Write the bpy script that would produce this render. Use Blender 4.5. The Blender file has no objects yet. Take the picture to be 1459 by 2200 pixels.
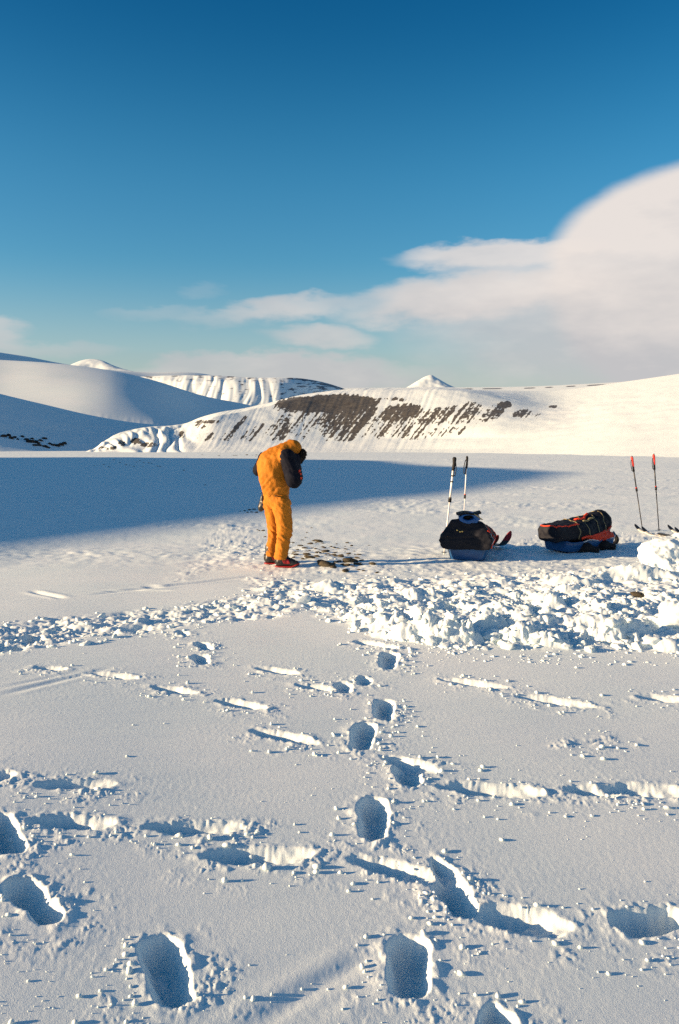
import bpy, math, random
import numpy as np
from mathutils import Vector, Matrix

random.seed(7)
RNG = np.random.default_rng(7)
sc = bpy.context.scene
C = sc.collection

# ------------------------------------------------------------------ camera
F, CX, HY, EYE = 1711.0, 729.5, 925.0, 1.8     # focal length and horizon of the photograph, eye height
cam_d = bpy.data.cameras.new('camera')
cam = bpy.data.objects.new('camera', cam_d); C.objects.link(cam)
cam.location = (0, 0, EYE); cam.rotation_euler = (math.pi / 2, 0, 0)
cam_d.sensor_fit = 'VERTICAL'; cam_d.sensor_height = 36.0; cam_d.sensor_width = 24.0
cam_d.lens = F * 36.0 / 2200.0
cam_d.shift_y = -(1100.0 - HY) / 2200.0
cam_d.clip_start = 0.05; cam_d.clip_end = 40000
sc.camera = cam

# ------------------------------------------------------------------ light
SUN_EL = math.radians(12.5); SUN_A = math.radians(12.0)     # shadows run right and a little away
LX, LY = math.cos(SUN_A), math.sin(SUN_A)
TANE = math.tan(SUN_EL)
sun_d = bpy.data.lights.new('sun', 'SUN'); sun = bpy.data.objects.new('sun', sun_d); C.objects.link(sun)
sun_d.energy = 5.0; sun_d.angle = math.radians(0.5); sun_d.color = (1.0, 0.715, 0.435)
sun.rotation_euler = Vector((LX * math.cos(SUN_EL), LY * math.cos(SUN_EL), -math.sin(SUN_EL))).to_track_quat('-Z', 'Y').to_euler()
sc.view_settings.view_transform = 'Standard'
sc.view_settings.look = 'None'
sc.view_settings.gamma = 1.0
sc.view_settings.exposure = 1.12
sc.cycles.use_denoising = False
sc.cycles.sample_clamp_indirect = 0.4; sc.cycles.max_bounces = 8; sc.cycles.diffuse_bounces = 3

# ------------------------------------------------------------------ sky (world): Nishita + clouds laid out by direction
W = bpy.data.worlds.new('World'); sc.world = W; W.use_nodes = True
NT = W.node_tree; NT.nodes.clear()
class NB:
    """tiny helper that writes math as nodes"""
    def __init__(s, nt): s.nt = nt
    def _in(s, sock, v):
        if isinstance(v, (int, float)): sock.default_value = v
        else: s.nt.links.new(v, sock)
    def m(s, op, a, b=0.0, c=0.0, clamp=False):
        n = s.nt.nodes.new('ShaderNodeMath'); n.operation = op; n.use_clamp = clamp
        s._in(n.inputs[0], a)
        if op not in ('SQRT', 'ABSOLUTE', 'ARCTANGENT'): s._in(n.inputs[1], b)
        if op in ('MULTIPLY_ADD',): s._in(n.inputs[2], c)
        return n.outputs[0]
    def ss(s, v, e0, e1):
        n = s.nt.nodes.new('ShaderNodeMapRange'); n.interpolation_type = 'SMOOTHSTEP'
        s._in(n.inputs[0], v); n.inputs[1].default_value = e0; n.inputs[2].default_value = e1
        n.inputs[3].default_value = 0; n.inputs[4].default_value = 1
        return n.outputs[0]
    def noise(s, vec, scale, detail=4, rough=0.5):
        n = s.nt.nodes.new('ShaderNodeTexNoise'); n.inputs['Scale'].default_value = scale
        n.inputs['Detail'].default_value = detail; n.inputs['Roughness'].default_value = rough
        s.nt.links.new(vec, n.inputs['Vector']); return n.outputs['Fac']
    def mixc(s, fac, a, b, blend='MIX'):
        n = s.nt.nodes.new('ShaderNodeMix'); n.data_type = 'RGBA'; n.blend_type = blend
        s._in(n.inputs[0], fac)
        for i, v in ((6, a), (7, b)):
            if isinstance(v, tuple): n.inputs[i].default_value = (*v, 1)
            else: s.nt.links.new(v, n.inputs[i])
        return n.outputs[2]
    def comb(s, x, y, z):
        n = s.nt.nodes.new('ShaderNodeCombineXYZ')
        for i, v in enumerate((x, y, z)): s._in(n.inputs[i], v)
        return n.outputs[0]
wb = NB(NT)
sky = NT.nodes.new('ShaderNodeTexSky'); sky.sky_type = 'NISHITA'; sky.sun_disc = False
sky.sun_elevation = SUN_EL
sky.sun_rotation = math.atan2(-LX, -LY) % (2 * math.pi)
sky.altitude = 200; sky.air_density = 1.0; sky.dust_density = 0.6; sky.ozone_density = 2.0
hs = NT.nodes.new('ShaderNodeHueSaturation'); hs.inputs['Saturation'].default_value = 1.42
hs.inputs['Hue'].default_value = 0.484
NT.links.new(sky.outputs[0], hs.inputs['Color'])
tc = NT.nodes.new('ShaderNodeTexCoord')
sp = NT.nodes.new('ShaderNodeSeparateXYZ'); NT.links.new(tc.outputs['Generated'], sp.inputs[0])
dx, dy, dz = sp.outputs
az = wb.m('ARCTAN2', dx, dy)
hor = wb.m('SQRT', wb.m('ADD', wb.m('MULTIPLY', dx, dx), wb.m('MULTIPLY', dy, dy)))
el = wb.m('DIVIDE', dz, wb.m('MAXIMUM', hor, 0.02))
cv = wb.comb(wb.m('MULTIPLY', az, 1.0), wb.m('MULTIPLY', el, 2.6), 0.0)
n_big = wb.noise(cv, 5.0, 5, 0.5); n_small = wb.noise(cv, 17.0, 6, 0.55)
n_warp = wb.noise(wb.comb(wb.m('ADD', az, 7.3), wb.m('MULTIPLY', el, 3.0), 1.7), 9.0, 3, 0.5)
azw = wb.m('ADD', az, wb.m('MULTIPLY', wb.m('SUBTRACT', n_warp, 0.5), 0.10))
elw = wb.m('ADD', el, wb.m('ADD', wb.m('MULTIPLY', wb.m('SUBTRACT', n_small, 0.5), 0.040), wb.m('MULTIPLY', wb.m('SUBTRACT', n_big, 0.5), 0.020)))
def pdir(px, py):
    u = math.atan((px - CX) / F); return u, (HY - py) / F * math.cos(u)
def cloud(px, py, hw, up, dn, slope=0.0, soft=(0.0, 0.5), amt=1.0, crisp=False):
    """soft ellipse of cloud: centre, half width, half height above and below (all in units of the photograph)"""
    u, v = pdir(px, py); a = hw / F
    du = wb.m('SUBTRACT', az if crisp else azw, u)
    dv = wb.m('SUBTRACT', wb.m('SUBTRACT', (wb.m('ADD', wb.m('MULTIPLY', el, 0.75), wb.m('MULTIPLY', elw, 0.25)) if crisp else elw), v), wb.m('MULTIPLY', du, slope))
    q1 = wb.m('POWER', wb.m('ABSOLUTE', wb.m('DIVIDE', du, a)), 2.0)
    hi = wb.m('DIVIDE', wb.m('MAXIMUM', dv, 0.0), up / F); lo = wb.m('DIVIDE', wb.m('MAXIMUM', wb.m('MULTIPLY', dv, -1.0), 0.0), dn / F)
    hl = wb.m('ADD', hi, lo)
    r = wb.m('SUBTRACT', 1.0, wb.m('ADD', q1, wb.m('MULTIPLY', hl, hl)))
    return wb.m('MULTIPLY', wb.ss(r, *soft), amt)
cl = [
    cloud(1545, 560, 352, 216, 330, 0.0, (0.0, 0.30), 0.95, True),      # the big lens
    cloud(1085, 546, 250, 38, 40, 0.02, (0.0, 0.9), 0.82),      # its flat left wing
    cloud(1020, 640, 335, 78, 62, 0.10, (0.0, 0.85), 0.92),
    cloud(1300, 690, 470, 120, 190, 0.02, (0.0, 0.95), 0.80),
    cloud(630, 660, 170, 32, 34, 0.10, (0.0, 1.1), 0.70),
    cloud(695, 722, 150, 32, 36, -0.04, (0.0, 1.05), 0.72),
    cloud(500, 675, 170, 22, 40, 0.10, (0.1, 1.2), 0.32),
    cloud(445, 622, 60, 16, 22, -0.1, (0.1, 1.4), 0.14),
    cloud(330, 668, 130, 18, 35, 0.05, (0.1, 1.2), 0.22),
    cloud(-30, 712, 110, 36, 40, -0.12, (0.0, 0.9), 0.62),
    cloud(100, 748, 170, 18, 26, 0.0, (0.0, 1.1), 0.35),
    cloud(560, 808, 330, 56, 60, 0.0, (0.0, 0.55), 0.70),
    cloud(760, 800, 290, 44, 60, -0.10, (0.0, 0.8), 0.45),
]
inv = 1.0
for c_ in cl:
    inv = wb.m('MULTIPLY', inv, wb.m('SUBTRACT', 1.0, c_))
# cloud bands added outside the frame, thickened to lift fill light in the shade
far_az = wb.ss(wb.m('ABSOLUTE', az), 0.62, 0.95)
band = wb.m('MULTIPLY', wb.ss(el, 0.02, 0.09), wb.m('SUBTRACT', 1.0, wb.ss(el, 0.22, 0.62)))
fill_clouds = wb.m('MULTIPLY', wb.m('MULTIPLY', wb.ss(n_big, 0.40, 0.60), band), wb.m('MULTIPLY', far_az, 0.9))
inv = wb.m('MULTIPLY', inv, wb.m('SUBTRACT', 1.0, fill_clouds))
mask = wb.m('SUBTRACT', 1.0, inv, clamp=True)
tone = wb.m('ADD', wb.ss(el, 0.04, 0.26), wb.m('ADD', wb.m('MULTIPLY', wb.m('SUBTRACT', n_big, 0.5), 1.7), wb.m('MULTIPLY', wb.m('SUBTRACT', n_small, 0.5), 0.7)), clamp=True)
ccol = wb.mixc(tone, (3.35, 3.3, 3.38), (5.15, 4.68, 4.36))
# low haze over the horizon
hz = wb.m('MULTIPLY', wb.m('SUBTRACT', 1.0, wb.ss(el, -0.02, 0.22)), 0.72)
rp_ = NT.nodes.new('ShaderNodeValToRGB'); NT.links.new(el, rp_.inputs[0]); cr_ = rp_.color_ramp; cr_.interpolation = 'EASE'
cr_.elements[0].position = 0.02; cr_.elements[0].color = (0.74, 0.90, 0.93, 1); cr_.elements[1].position = 0.58; cr_.elements[1].color = (0.28, 0.60, 0.79, 1)
e_ = cr_.elements.new(0.28); e_.color = (0.82, 0.90, 0.99, 1)
hsc = wb.mixc(1.0, hs.outputs[0], rp_.outputs[0], 'MULTIPLY')
gain = NT.nodes.new('ShaderNodeVectorMath'); gain.operation = 'SCALE'; gain.inputs['Scale'].default_value = 0.93; NT.links.new(hsc, gain.inputs[0])
base = wb.mixc(hz, gain.outputs[0], (3.15, 3.08, 3.25))
full = wb.mixc(mask, base, ccol)
bg = NT.nodes.new('ShaderNodeBackground'); bg.inputs['Strength'].default_value = 0.076
NT.links.new(full, bg.inputs['Color'])
wo = NT.nodes.new('ShaderNodeOutputWorld'); NT.links.new(bg.outputs[0], wo.inputs['Surface'])

# ------------------------------------------------------------------ numpy helpers
def hash2(ix, iy, seed):
    h = (ix.astype(np.int64) * 374761393 + iy.astype(np.int64) * 668265263 + seed * 974634777) & 0xFFFFFFFF
    h = ((h ^ (h >> 13)) * 1274126177) & 0xFFFFFFFF
    return ((h ^ (h >> 16)) & 0xFFFFFF).astype(np.float64) / float(0xFFFFFF)
def perlin(x, y, seed=0):
    xi = np.floor(x); yi = np.floor(y); fx = x - xi; fy = y - yi
    xi = xi.astype(np.int64); yi = yi.astype(np.int64)
    u = fx * fx * fx * (fx * (fx * 6 - 15) + 10); v = fy * fy * fy * (fy * (fy * 6 - 15) + 10)
    def g(ox, oy):
        a = hash2(xi + ox, yi + oy, seed) * 6.2831853
        return np.cos(a) * (fx - ox) + np.sin(a) * (fy - oy)
    a = g(0, 0); b = g(1, 0); c = g(0, 1); d = g(1, 1)
    return ((a * (1 - u) + b * u) * (1 - v) + (c * (1 - u) + d * u) * v) * 1.5
def fbm(x, y, octs=3, seed=0, gain=0.5):
    r = 0; a = 1.0; s = 0
    for k in range(octs):
        r = r + a * perlin(x * 2 ** k, y * 2 ** k, seed + 17 * k); s += a; a *= gain
    return r / s
def worley(x, y, seed=0):
    """nearest cell distance, second distance and the cell's random value"""
    xi = np.floor(x).astype(np.int64); yi = np.floor(y).astype(np.int64)
    d1 = np.full(x.shape, 9.0); d2 = np.full(x.shape, 9.0); rv = np.zeros(x.shape)
    for ox in (-1, 0, 1):
        for oy in (-1, 0, 1):
            cx = xi + ox + hash2(xi + ox, yi + oy, seed); cy = yi + oy + hash2(xi + ox, yi + oy, seed + 5)
            d = np.hypot(x - cx, y - cy); v = hash2(xi + ox, yi + oy, seed + 9)
            n = d < d1
            d2 = np.where(n, d1, np.minimum(d2, d)); rv = np.where(n, v, rv); d1 = np.where(n, d, d1)
    return d1, d2, rv
def sstep(e0, e1, x):
    t = np.clip((x - e0) / (e1 - e0), 0, 1); return t * t * (3 - 2 * t)
def lerp_poly(pts, x):
    p = np.array(sorted(pts), float)
    m = np.gradient(p[:, 1], p[:, 0])
    x = np.asarray(x, float)
    i = np.clip(np.searchsorted(p[:, 0], x) - 1, 0, len(p) - 2)
    h = p[i + 1, 0] - p[i, 0]; t = np.clip((x - p[i, 0]) / h, 0, 1)
    return ((2 * t**3 - 3 * t**2 + 1) * p[i, 1] + (t**3 - 2 * t**2 + t) * h * m[i] + (-2 * t**3 + 3 * t**2) * p[i + 1, 1] + (t**3 - t**2) * h * m[i + 1])
def poly_sdf(px, py, poly):
    """signed distance to a polygon, negative inside"""
    d = np.full(px.shape, 1e18); ins = np.zeros(px.shape, bool); n = len(poly)
    for k in range(n):
        x1, y1 = poly[k]; x2, y2 = poly[(k + 1) % n]
        ex, ey = x2 - x1, y2 - y1; wx, wy = px - x1, py - y1
        t = np.clip((wx * ex + wy * ey) / (ex * ex + ey * ey + 1e-12), 0, 1)
        d = np.minimum(d, (wx - ex * t) ** 2 + (wy - ey * t) ** 2)
        cnd = ((y1 <= py) != (y2 <= py))
        xint = x1 + (py - y1) / ((y2 - y1) if y2 != y1 else 1e-9) * ex
        ins ^= cnd & (px < xint)
    return np.where(ins, -1, 1) * np.sqrt(d)

# ------------------------------------------------------------------ the lie of the land
ZT = [(-60, 0.0), (0, 0.0), (6, 0.0), (9, 0.0), (12, -0.02), (20, -0.12), (44, -0.65), (112, -1.9), (250, -4.7), (420, -6.5), (900, -8.0), (14000, -8.0)]
def zbase(X, Y):
    X = np.asarray(X, float); Y = np.asarray(Y, float)
    z = np.interp(Y, [p[0] for p in ZT], [p[1] for p in ZT])
    w = 1 - sstep(2.0, 9.0, Y)
    return z - 0.085 * np.clip(X, -6, 6) * w  # cross tilt shaped to darken the near snow under the low sun
def ground_at(px, py):
    """point of the ground seen at a pixel of the photograph"""
    t = (px - CX) / F; lo, hi = 1.0, 900.0
    for _ in range(50):
        m = (lo + hi) / 2
        row = HY + F * (EYE - float(zbase(t * m, m))) / m
        if row > py: lo = m
        else: hi = m
    return np.array([t * lo, lo, float(zbase(t * lo, lo))])
def to_px(P): return CX + F * P[0] / P[1], HY + F * (EYE - P[2]) / P[1]

# ------------------------------------------------------------------ materials
MATS = {}
def principled(name, col, rough=0.6, spec=0.3, var=0.0, vscale=8.0, bump=0.0, bscale=40.0, metal=0.0, col2=None, sheen=0.0):
    m = bpy.data.materials.new(name); m.use_nodes = True; nt = m.node_tree; b = nt.nodes['Principled BSDF']
    b.inputs['Roughness'].default_value = rough; b.inputs['Specular IOR Level'].default_value = spec
    b.inputs['Metallic'].default_value = metal
    if sheen: b.inputs['Sheen Weight'].default_value = sheen
    nb = NB(nt); t = nt.nodes.new('ShaderNodeTexCoord')
    if var or col2:
        n = nb.noise(t.outputs['Object'], vscale, 5, 0.6)
        c2 = col2 or tuple(min(1, c * (1 + var)) for c in col); c1 = col if col2 else tuple(c * (1 - var) for c in col)
        nt.links.new(nb.mixc(nb.ss(n, 0.35, 0.65), c1, c2), b.inputs['Base Color'])
    else: b.inputs['Base Color'].default_value = (*col, 1)
    if bump:
        n = nb.noise(t.outputs['Object'], bscale, 4, 0.6); bn = nt.nodes.new('ShaderNodeBump')
        bn.inputs['Strength'].default_value = bump; bn.inputs['Distance'].default_value = 0.01
        nt.links.new(n, bn.inputs['Height']); nt.links.new(bn.outputs[0], b.inputs['Normal'])
    MATS[name] = m; return m
def snow_mat(name, rock=None, grain=0.35, bscale=1.0, rock2=None):
    m = bpy.data.materials.new(name); m.use_nodes = True; nt = m.node_tree; b = nt.nodes['Principled BSDF']
    nb = NB(nt); g = nt.nodes.new('ShaderNodeNewGeometry')
    b.inputs['Roughness'].default_value = 0.55; b.inputs['Specular IOR Level'].default_value = 0.25
    n1 = nb.noise(g.outputs['Position'], 0.9 * bscale, 4, 0.5)
    col = nb.mixc(nb.ss(n1, 0.3, 0.7), (0.80, 0.89, 0.88), (0.855, 0.92, 0.905))
    n2 = nb.noise(g.outputs['Position'], 210 * bscale, 3, 0.75); n3 = nb.noise(g.outputs['Position'], 55 * bscale, 4, 0.65)
    h = nb.m('ADD', nb.m('MULTIPLY', n2, 0.55), nb.m('MULTIPLY', n3, 0.45))
    bn = nt.nodes.new('ShaderNodeBump'); bn.inputs['Strength'].default_value = grain; bn.inputs['Distance'].default_value = 0.010 / bscale
    nt.links.new(h, bn.inputs['Height']); nt.links.new(bn.outputs[0], b.inputs['Normal'])
    if rock:
        at = nt.nodes.new('ShaderNodeAttribute'); at.attribute_name = 'rock'
        n4 = nb.noise(g.outputs['Position'], 0.7, 6, 0.7)
        rc = nb.mixc(nb.ss(n4, 0.3, 0.7), rock, rock2 or tuple(1.7 * c for c in rock))
        n5 = nb.noise(g.outputs['Position'], 1.6, 5, 0.7)
        f = nb.ss(nb.m('ADD', at.outputs['Fac'], nb.m('MULTIPLY', nb.m('SUBTRACT', n5, 0.5), 0.7)), 0.42, 0.58)
        col = nb.mixc(f, col, rc)
    nt.links.new(col, b.inputs['Base Color'])
    MATS[name] = m; return m
snow_mat('snow', grain=0.32)
snow_mat('hill_snow', grain=0.0, bscale=0.05)
snow_mat('scree_snow', rock=(0.070, 0.062, 0.050), grain=0.25, bscale=0.02, rock2=(0.155, 0.14, 0.11))
snow_mat('mesa_snow', rock=(0.10, 0.10, 0.11), grain=0.0, bscale=0.02)

# ------------------------------------------------------------------ mesh helpers
def mesh_obj(name, V, Fc, mat, parent=None, smooth=True, **props):
    me = bpy.data.meshes.new(name)
    V = np.asarray(V, np.float32)
    if isinstance(Fc, np.ndarray):
        k = Fc.shape[1]; n = len(Fc)
        me.vertices.add(len(V)); me.vertices.foreach_set('co', V.ravel())
        me.loops.add(n * k); me.loops.foreach_set('vertex_index', Fc.astype(np.int32).ravel())
        me.polygons.add(n); me.polygons.foreach_set('loop_start', np.arange(0, n * k, k, dtype=np.int32))
        me.update(calc_edges=True); me.validate()
    else:
        me.from_pydata([tuple(map(float, v)) for v in V], [], Fc); me.update()
    me.polygons.foreach_set('use_smooth', np.full(len(me.polygons), smooth))
    me.materials.append(MATS[mat] if isinstance(mat, str) else mat)
    o = bpy.data.objects.new(name, me); C.objects.link(o)
    if parent: o.parent = parent
    for k, v in props.items(): o[k] = v
    return o
def empty(name, loc, **props):
    o = bpy.data.objects.new(name, None); C.objects.link(o); o.location = [float(v) for v in loc]; o.empty_display_size = 0.1
    for k, v in props.items(): o[k] = v
    return o
def grid_faces(nr, nc, flip=False):
    i = np.arange(nr - 1)[:, None] * nc + np.arange(nc - 1)[None, :]
    q = np.stack([i, i + 1, i + nc + 1, i + nc], -1).reshape(-1, 4)
    return q[:, ::-1] if flip else q
def set_attr(o, name, vals):
    a = o.data.attributes.new(name, 'FLOAT', 'POINT'); a.data.foreach_set('value', np.asarray(vals, np.float32).ravel())

# ------------------------------------------------------------------ ground: one sheet, fine near the camera, out to the horizon
tc_in = np.linspace(-0.50, 0.50, 790)
gro = 0.50 + 0.004 * (1.19 ** np.arange(1, 45) - 1) / 0.19
gro = gro[gro < 24]
tcols = np.concatenate([-gro[::-1], tc_in, gro])
rows = [-60, -40, -25, -15, -9, -5, -2.5, -1, 0.2, 0.9, 1.3, 1.6, 1.8]
y = 1.95
while y < 6.0: rows.append(y); y += 0.0075 + 0.0019 * (y - 1.95)
while y < 12.6: rows.append(y); y += (0.0150 if 6.4 < y < 9.6 else 0.0215 + 0.002 * (y - 6))
while y < 300: rows.append(y); y *= 1.0095 if y < 60 else 1.022
while y < 8600: rows.append(y); y *= 1.16
rows = np.array(rows); NR, NC = len(rows), len(tcols)
GY = np.repeat(rows[:, None], NC, 1)
GX = np.clip(tcols[None, :] * np.maximum(GY, 1.8), -8500 - 5 * np.abs(tcols[None, :]), 8500 + 5 * np.abs(tcols[None, :]))
ZB = zbase(GX, GY)
GYs = np.maximum(GY, 1.8)
PX = CX + F * GX / GYs; PY = HY + F * (EYE - ZB) / GYs
H = np.zeros_like(GX)
# broad swells, wind crust and sastrugi
near = GY < 320
r1 = int(np.searchsorted(rows, 320)); S = np.s_[0:r1]
x_, y_ = GX[S], GY[S]
H[S] += 0.022 * fbm(x_ / 2.6, y_ / 2.0, 2, 3) * sstep(1, 3, y_)
H[S] += 0.10 * fbm(x_ / 16, y_ / 12, 2, 5) * sstep(12, 40, y_)
wind = fbm((x_ * 0.95 + y_ * 0.3) / 1.1, (y_ * 0.95 - x_ * 0.3) / 0.16, 3, 8)
H[S] += 0.0035 * wind * (1 - 0.6 * sstep(6, 12, y_))
H[S] += 0.0005 * fbm(x_ / 0.026, y_ / 0.030, 2, 9) * (y_ < 12) * (0.4 + 1.2 * sstep(-.2, .4, fbm(x_ / 0.8, y_ / 0.6, 2, 10)))
crust = fbm(x_ / 0.9, y_ / 0.55, 4, 21, 0.6)
patch = sstep(-0.05, 0.35, fbm(x_ / 5.0, y_ / 3.2, 2, 25))
H[S] += (0.050 * np.maximum(crust - 0.02, 0) * (0.35 + patch) * sstep(10.0, 13.0, y_))
H[S] += 0.014 * fbm(x_ / 0.25, y_ / 0.18, 2, 27) * (0.3 + patch) * sstep(10.0, 12.0, y_) * (1 - sstep(30, 60, y_))

def window(pts, pad):
    pts = np.asarray(pts); y0, y1 = pts[:, 1].min() - pad, pts[:, 1].max() + pad
    a, b = np.searchsorted(rows, y0), np.searchsorted(rows, y1)
    if b - a < 2: return None
    yr0 = max(rows[a], 1.8); yr1 = max(rows[b - 1], 1.8)
    xs0, xs1 = pts[:, 0].min() - pad, pts[:, 0].max() + pad
    t0 = min(xs0 / yr0, xs0 / yr1); t1 = max(xs1 / yr0, xs1 / yr1)
    c, d = np.searchsorted(tcols, t0), np.searchsorted(tcols, t1)
    if d - c < 2: return None
    return np.s_[a:b, c:d]
CRUMB = []      # (x, y, size) for loose lumps
DIG = np.zeros_like(H); RGH = np.zeros_like(H)
RIM = np.zeros_like(H)
def hole(a, b, wid, depth, kind='boot', seed=0, wall=0.06):
    """a print or drag mark between two pixels of the photograph"""
    A = ground_at(*a)[:2]; B = ground_at(*b)[:2]; L = np.hypot(*(B - A)); ax = (B - A) / L; nx = np.array([-ax[1], ax[0]])
    w = window([A, B], wid + 0.35)
    if w is None: return
    X, Y = GX[w], GY[w]
    qx = X + 0.010 * perlin(X / 0.09, Y / 0.09, seed + 60) + 0.004 * perlin(X / 0.022, Y / 0.022, seed + 61)
    qy = Y + 0.010 * perlin(X / 0.09 + 9, Y / 0.09, seed + 62) + 0.004 * perlin(X / 0.022 + 5, Y / 0.022, seed + 63)
    s = (qx - A[0]) * ax[0] + (qy - A[1]) * ax[1]; n = (qx - A[0]) * nx[0] + (qy - A[1]) * nx[1]
    u = np.clip(s / L, 0, 1)
    if kind == 'boot':
        r = wid / 2 * (0.80 + 0.30 * np.sin(np.pi * np.clip(1 - u, 0, 1) ** 1.3 * 0.9 + 0.1) - 0.12 * np.exp(-((u - 0.58) / 0.16) ** 2))
        core = np.clip(s, r.mean(), max(L - r.mean(), r.mean() + 0.01))
        d = np.hypot(s - core, n) - r
        prof = 1.0 - 0.25 * sstep(0.70, 1.0, u) + 0.16 * fbm(X / 0.06, Y / 0.06, 2, seed + 3) + .04 * np.sin(s / .022)
        wl = wall
    else:                                    # drag mark: sharp at the start, a ramp out at the end
        r = wid / 2 * (0.50 + 0.55 * sstep(0.0, 0.35, u)) * (1 - 0.55 * sstep(0.8, 1.0, u))
        core = np.clip(s, 0.02, L - 0.02)
        d = np.hypot(s - core, n) - r
        prof = sstep(-0.04, 0.16, u) * (1 - 0.80 * sstep(0.40, 1.0, u)) * (0.85 + 0.3 * perlin(X / 0.06, Y / 0.06, seed + 3))
        wl = wall
    DIG[w] = np.maximum(DIG[w], depth * prof * (1 - sstep(-wl, 0.006, d)))
    bl = np.maximum(0, fbm(X / 0.10, Y / 0.10, 3, seed + 11, .65) + 0.12)
    rim = np.exp(-(np.maximum(d, 0) / 0.04) ** 2) * (d > -0.01) * (0.10 + 1.5 * bl)
    RIM[w] = np.maximum(RIM[w], rim * (0.011 if kind == 'boot' else 0.008))
    side = (Y - (A[1] + B[1]) / 2) - 0.25 * (X - (A[0] + B[0]) / 2)
    spray = np.exp(-(np.maximum(d, 0) / 0.15) ** 2) * (0.30 + 0.70 * (1 - sstep(-.05, .12, side))) * sstep(-.12, .28, fbm(X / .16, Y / .16, 2, seed + 13))
    RGH[w] = np.maximum(RGH[w], spray)
    # lumps thrown up round the mark
    nl = int((34 if kind == 'boot' else 26) * max(0.5, L / 0.4))
    for _ in range(nl):
        k = random.random() * 1.3 - 0.1; off = abs(random.gauss(0, 0.09)) + wid / 2 + 0.012
        sg = -1 if random.random() < 0.72 else 1
        sgn = sg if nx[1] > 0 else -sg
        P = A + ax * L * k + nx * off * sgn
        CRUMB.append((P[0], P[1], random.choice((0.003, 0.004, 0.004, 0.005, 0.006, 0.008, .013)) * random.uniform(0.7, 1.4)))
boots = [((336, 2000), (384, 2160), 0.142, 0.099), ((880, 2002), (876, 2142), 0.155, 0.101), ((25, 1890), (125, 1978), 0.120, 0.092),
         ((-12, 1750), (34, 1836), 0.129, 0.092), ((945, 1880), (1012, 1972), 0.142, 0.101), ((802, 1712), (802, 1806), 0.146, 0.092),
         ((868, 1646), (886, 1692), 0.146, 0.083), ((788, 1556), (772, 1616), 0.146, 0.083), ((826, 1504), (824, 1552), 0.138, 0.083),
         ((838, 1400), (832, 1438), 0.155, 0.058), ((428, 1378), (450, 1396), 0.120, 0.045), ((385, 1354), (402, 1366), 0.112, 0.038),
         ((425, 1404), (440, 1428), 0.138, 0.045), ((736, 1466), (742, 1492), 0.129, 0.051), ((782, 1454), (784, 1474), 0.112, 0.045),
         ((1318, 1990), (1475, 1962), 0.155, 0.101), ((1030, 2176), (1110, 2204), 0.129, 0.083), ((410, 1330), (470, 1326), 0.172, 0.038)]
drags = [((300, 1776), (526, 1774), 0.115, 0.064), ((430, 1833), (678, 1834), 0.130, 0.072), ((52, 1764), (250, 1768), 0.120, 0.064),
         ((72, 1690), (252, 1684), 0.110, 0.055), ((-60, 1676), (34, 1668), 0.120, 0.060), ((536, 1572), (684, 1602), 0.130, 0.060),
         ((462, 1506), (578, 1526), 0.120, 0.055), ((326, 1476), (424, 1492), 0.120, 0.051), ((195, 1448), (300, 1460), 0.110, 0.047),
         ((72, 1434), (145, 1441), 0.110, 0.043), ((548, 1434), (648, 1449), 0.120, 0.051), ((940, 1460), (1095, 1482), 0.120, 0.051),
         ((1108, 1498), (1284, 1523), 0.130, 0.051), ((1366, 1498), (1475, 1507), 0.120, 0.047), ((940, 1690), (1168, 1706), 0.140, 0.068),
         ((1212, 1698), (1335, 1708), 0.120, 0.060), ((1290, 1696), (1490, 1706), 0.140, 0.064), ((636, 1472), (728, 1484), 0.120, 0.051),
         ((750, 1838), (950, 1892), 0.120, 0.060), ((1010, 1958), (1225, 1990), 0.160, 0.085), ((820, 1628), (945, 1662), 0.130, 0.060),
         ((1210, 1606), (1330, 1590), 0.050, 0.010), ((930, 1840), (1010, 1940), 0.100, 0.051)]
for k, b in enumerate(boots): hole(*b, kind='boot', seed=100 + 7 * k)
for k, d in enumerate(drags): hole(*d, kind='drag', seed=400 + 7 * k, wall=0.045)
# faint sled and pole tracks: shallow parallel grooves
def groove(a, b, wid, depth, rim=0.35):
    A = ground_at(*a)[:2]; B = ground_at(*b)[:2]; L = np.hypot(*(B - A)); ax = (B - A) / L
    w = window([A, B], 0.3)
    if w is None: return
    X, Y = GX[w], GY[w]; s = (X - A[0]) * ax[0] + (Y - A[1]) * ax[1]; n = -(X - A[0]) * ax[1] + (Y - A[1]) * ax[0]
    n = n + 0.012 * perlin(s / 0.5, s * 0, 77)
    f = sstep(0, 0.25, s) * (1 - sstep(L - 0.25, L, s))
    H[w] += f * depth * (-np.exp(-(n / wid) ** 2) + rim * np.exp(-((np.abs(n) - 2 * wid) / wid) ** 2))
groove((470, 2230), (850, 2018), 0.04, 0.0085); groove((560, 2230), (860, 2060), 0.035, 0.005)
groove((-20, 1500), (255, 1432), 0.035, 0.006); groove((-20, 1482), (200, 1440), 0.03, 0.004)
groove((190, 1278), (560, 1236), 0.05, 0.012); groove((60, 1268), (145, 1288), 0.04, 0.018); groove((300, 1258), (360, 1262), .06, .03); groove((210, 1270), (380, 1268), .03, .02)

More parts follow.
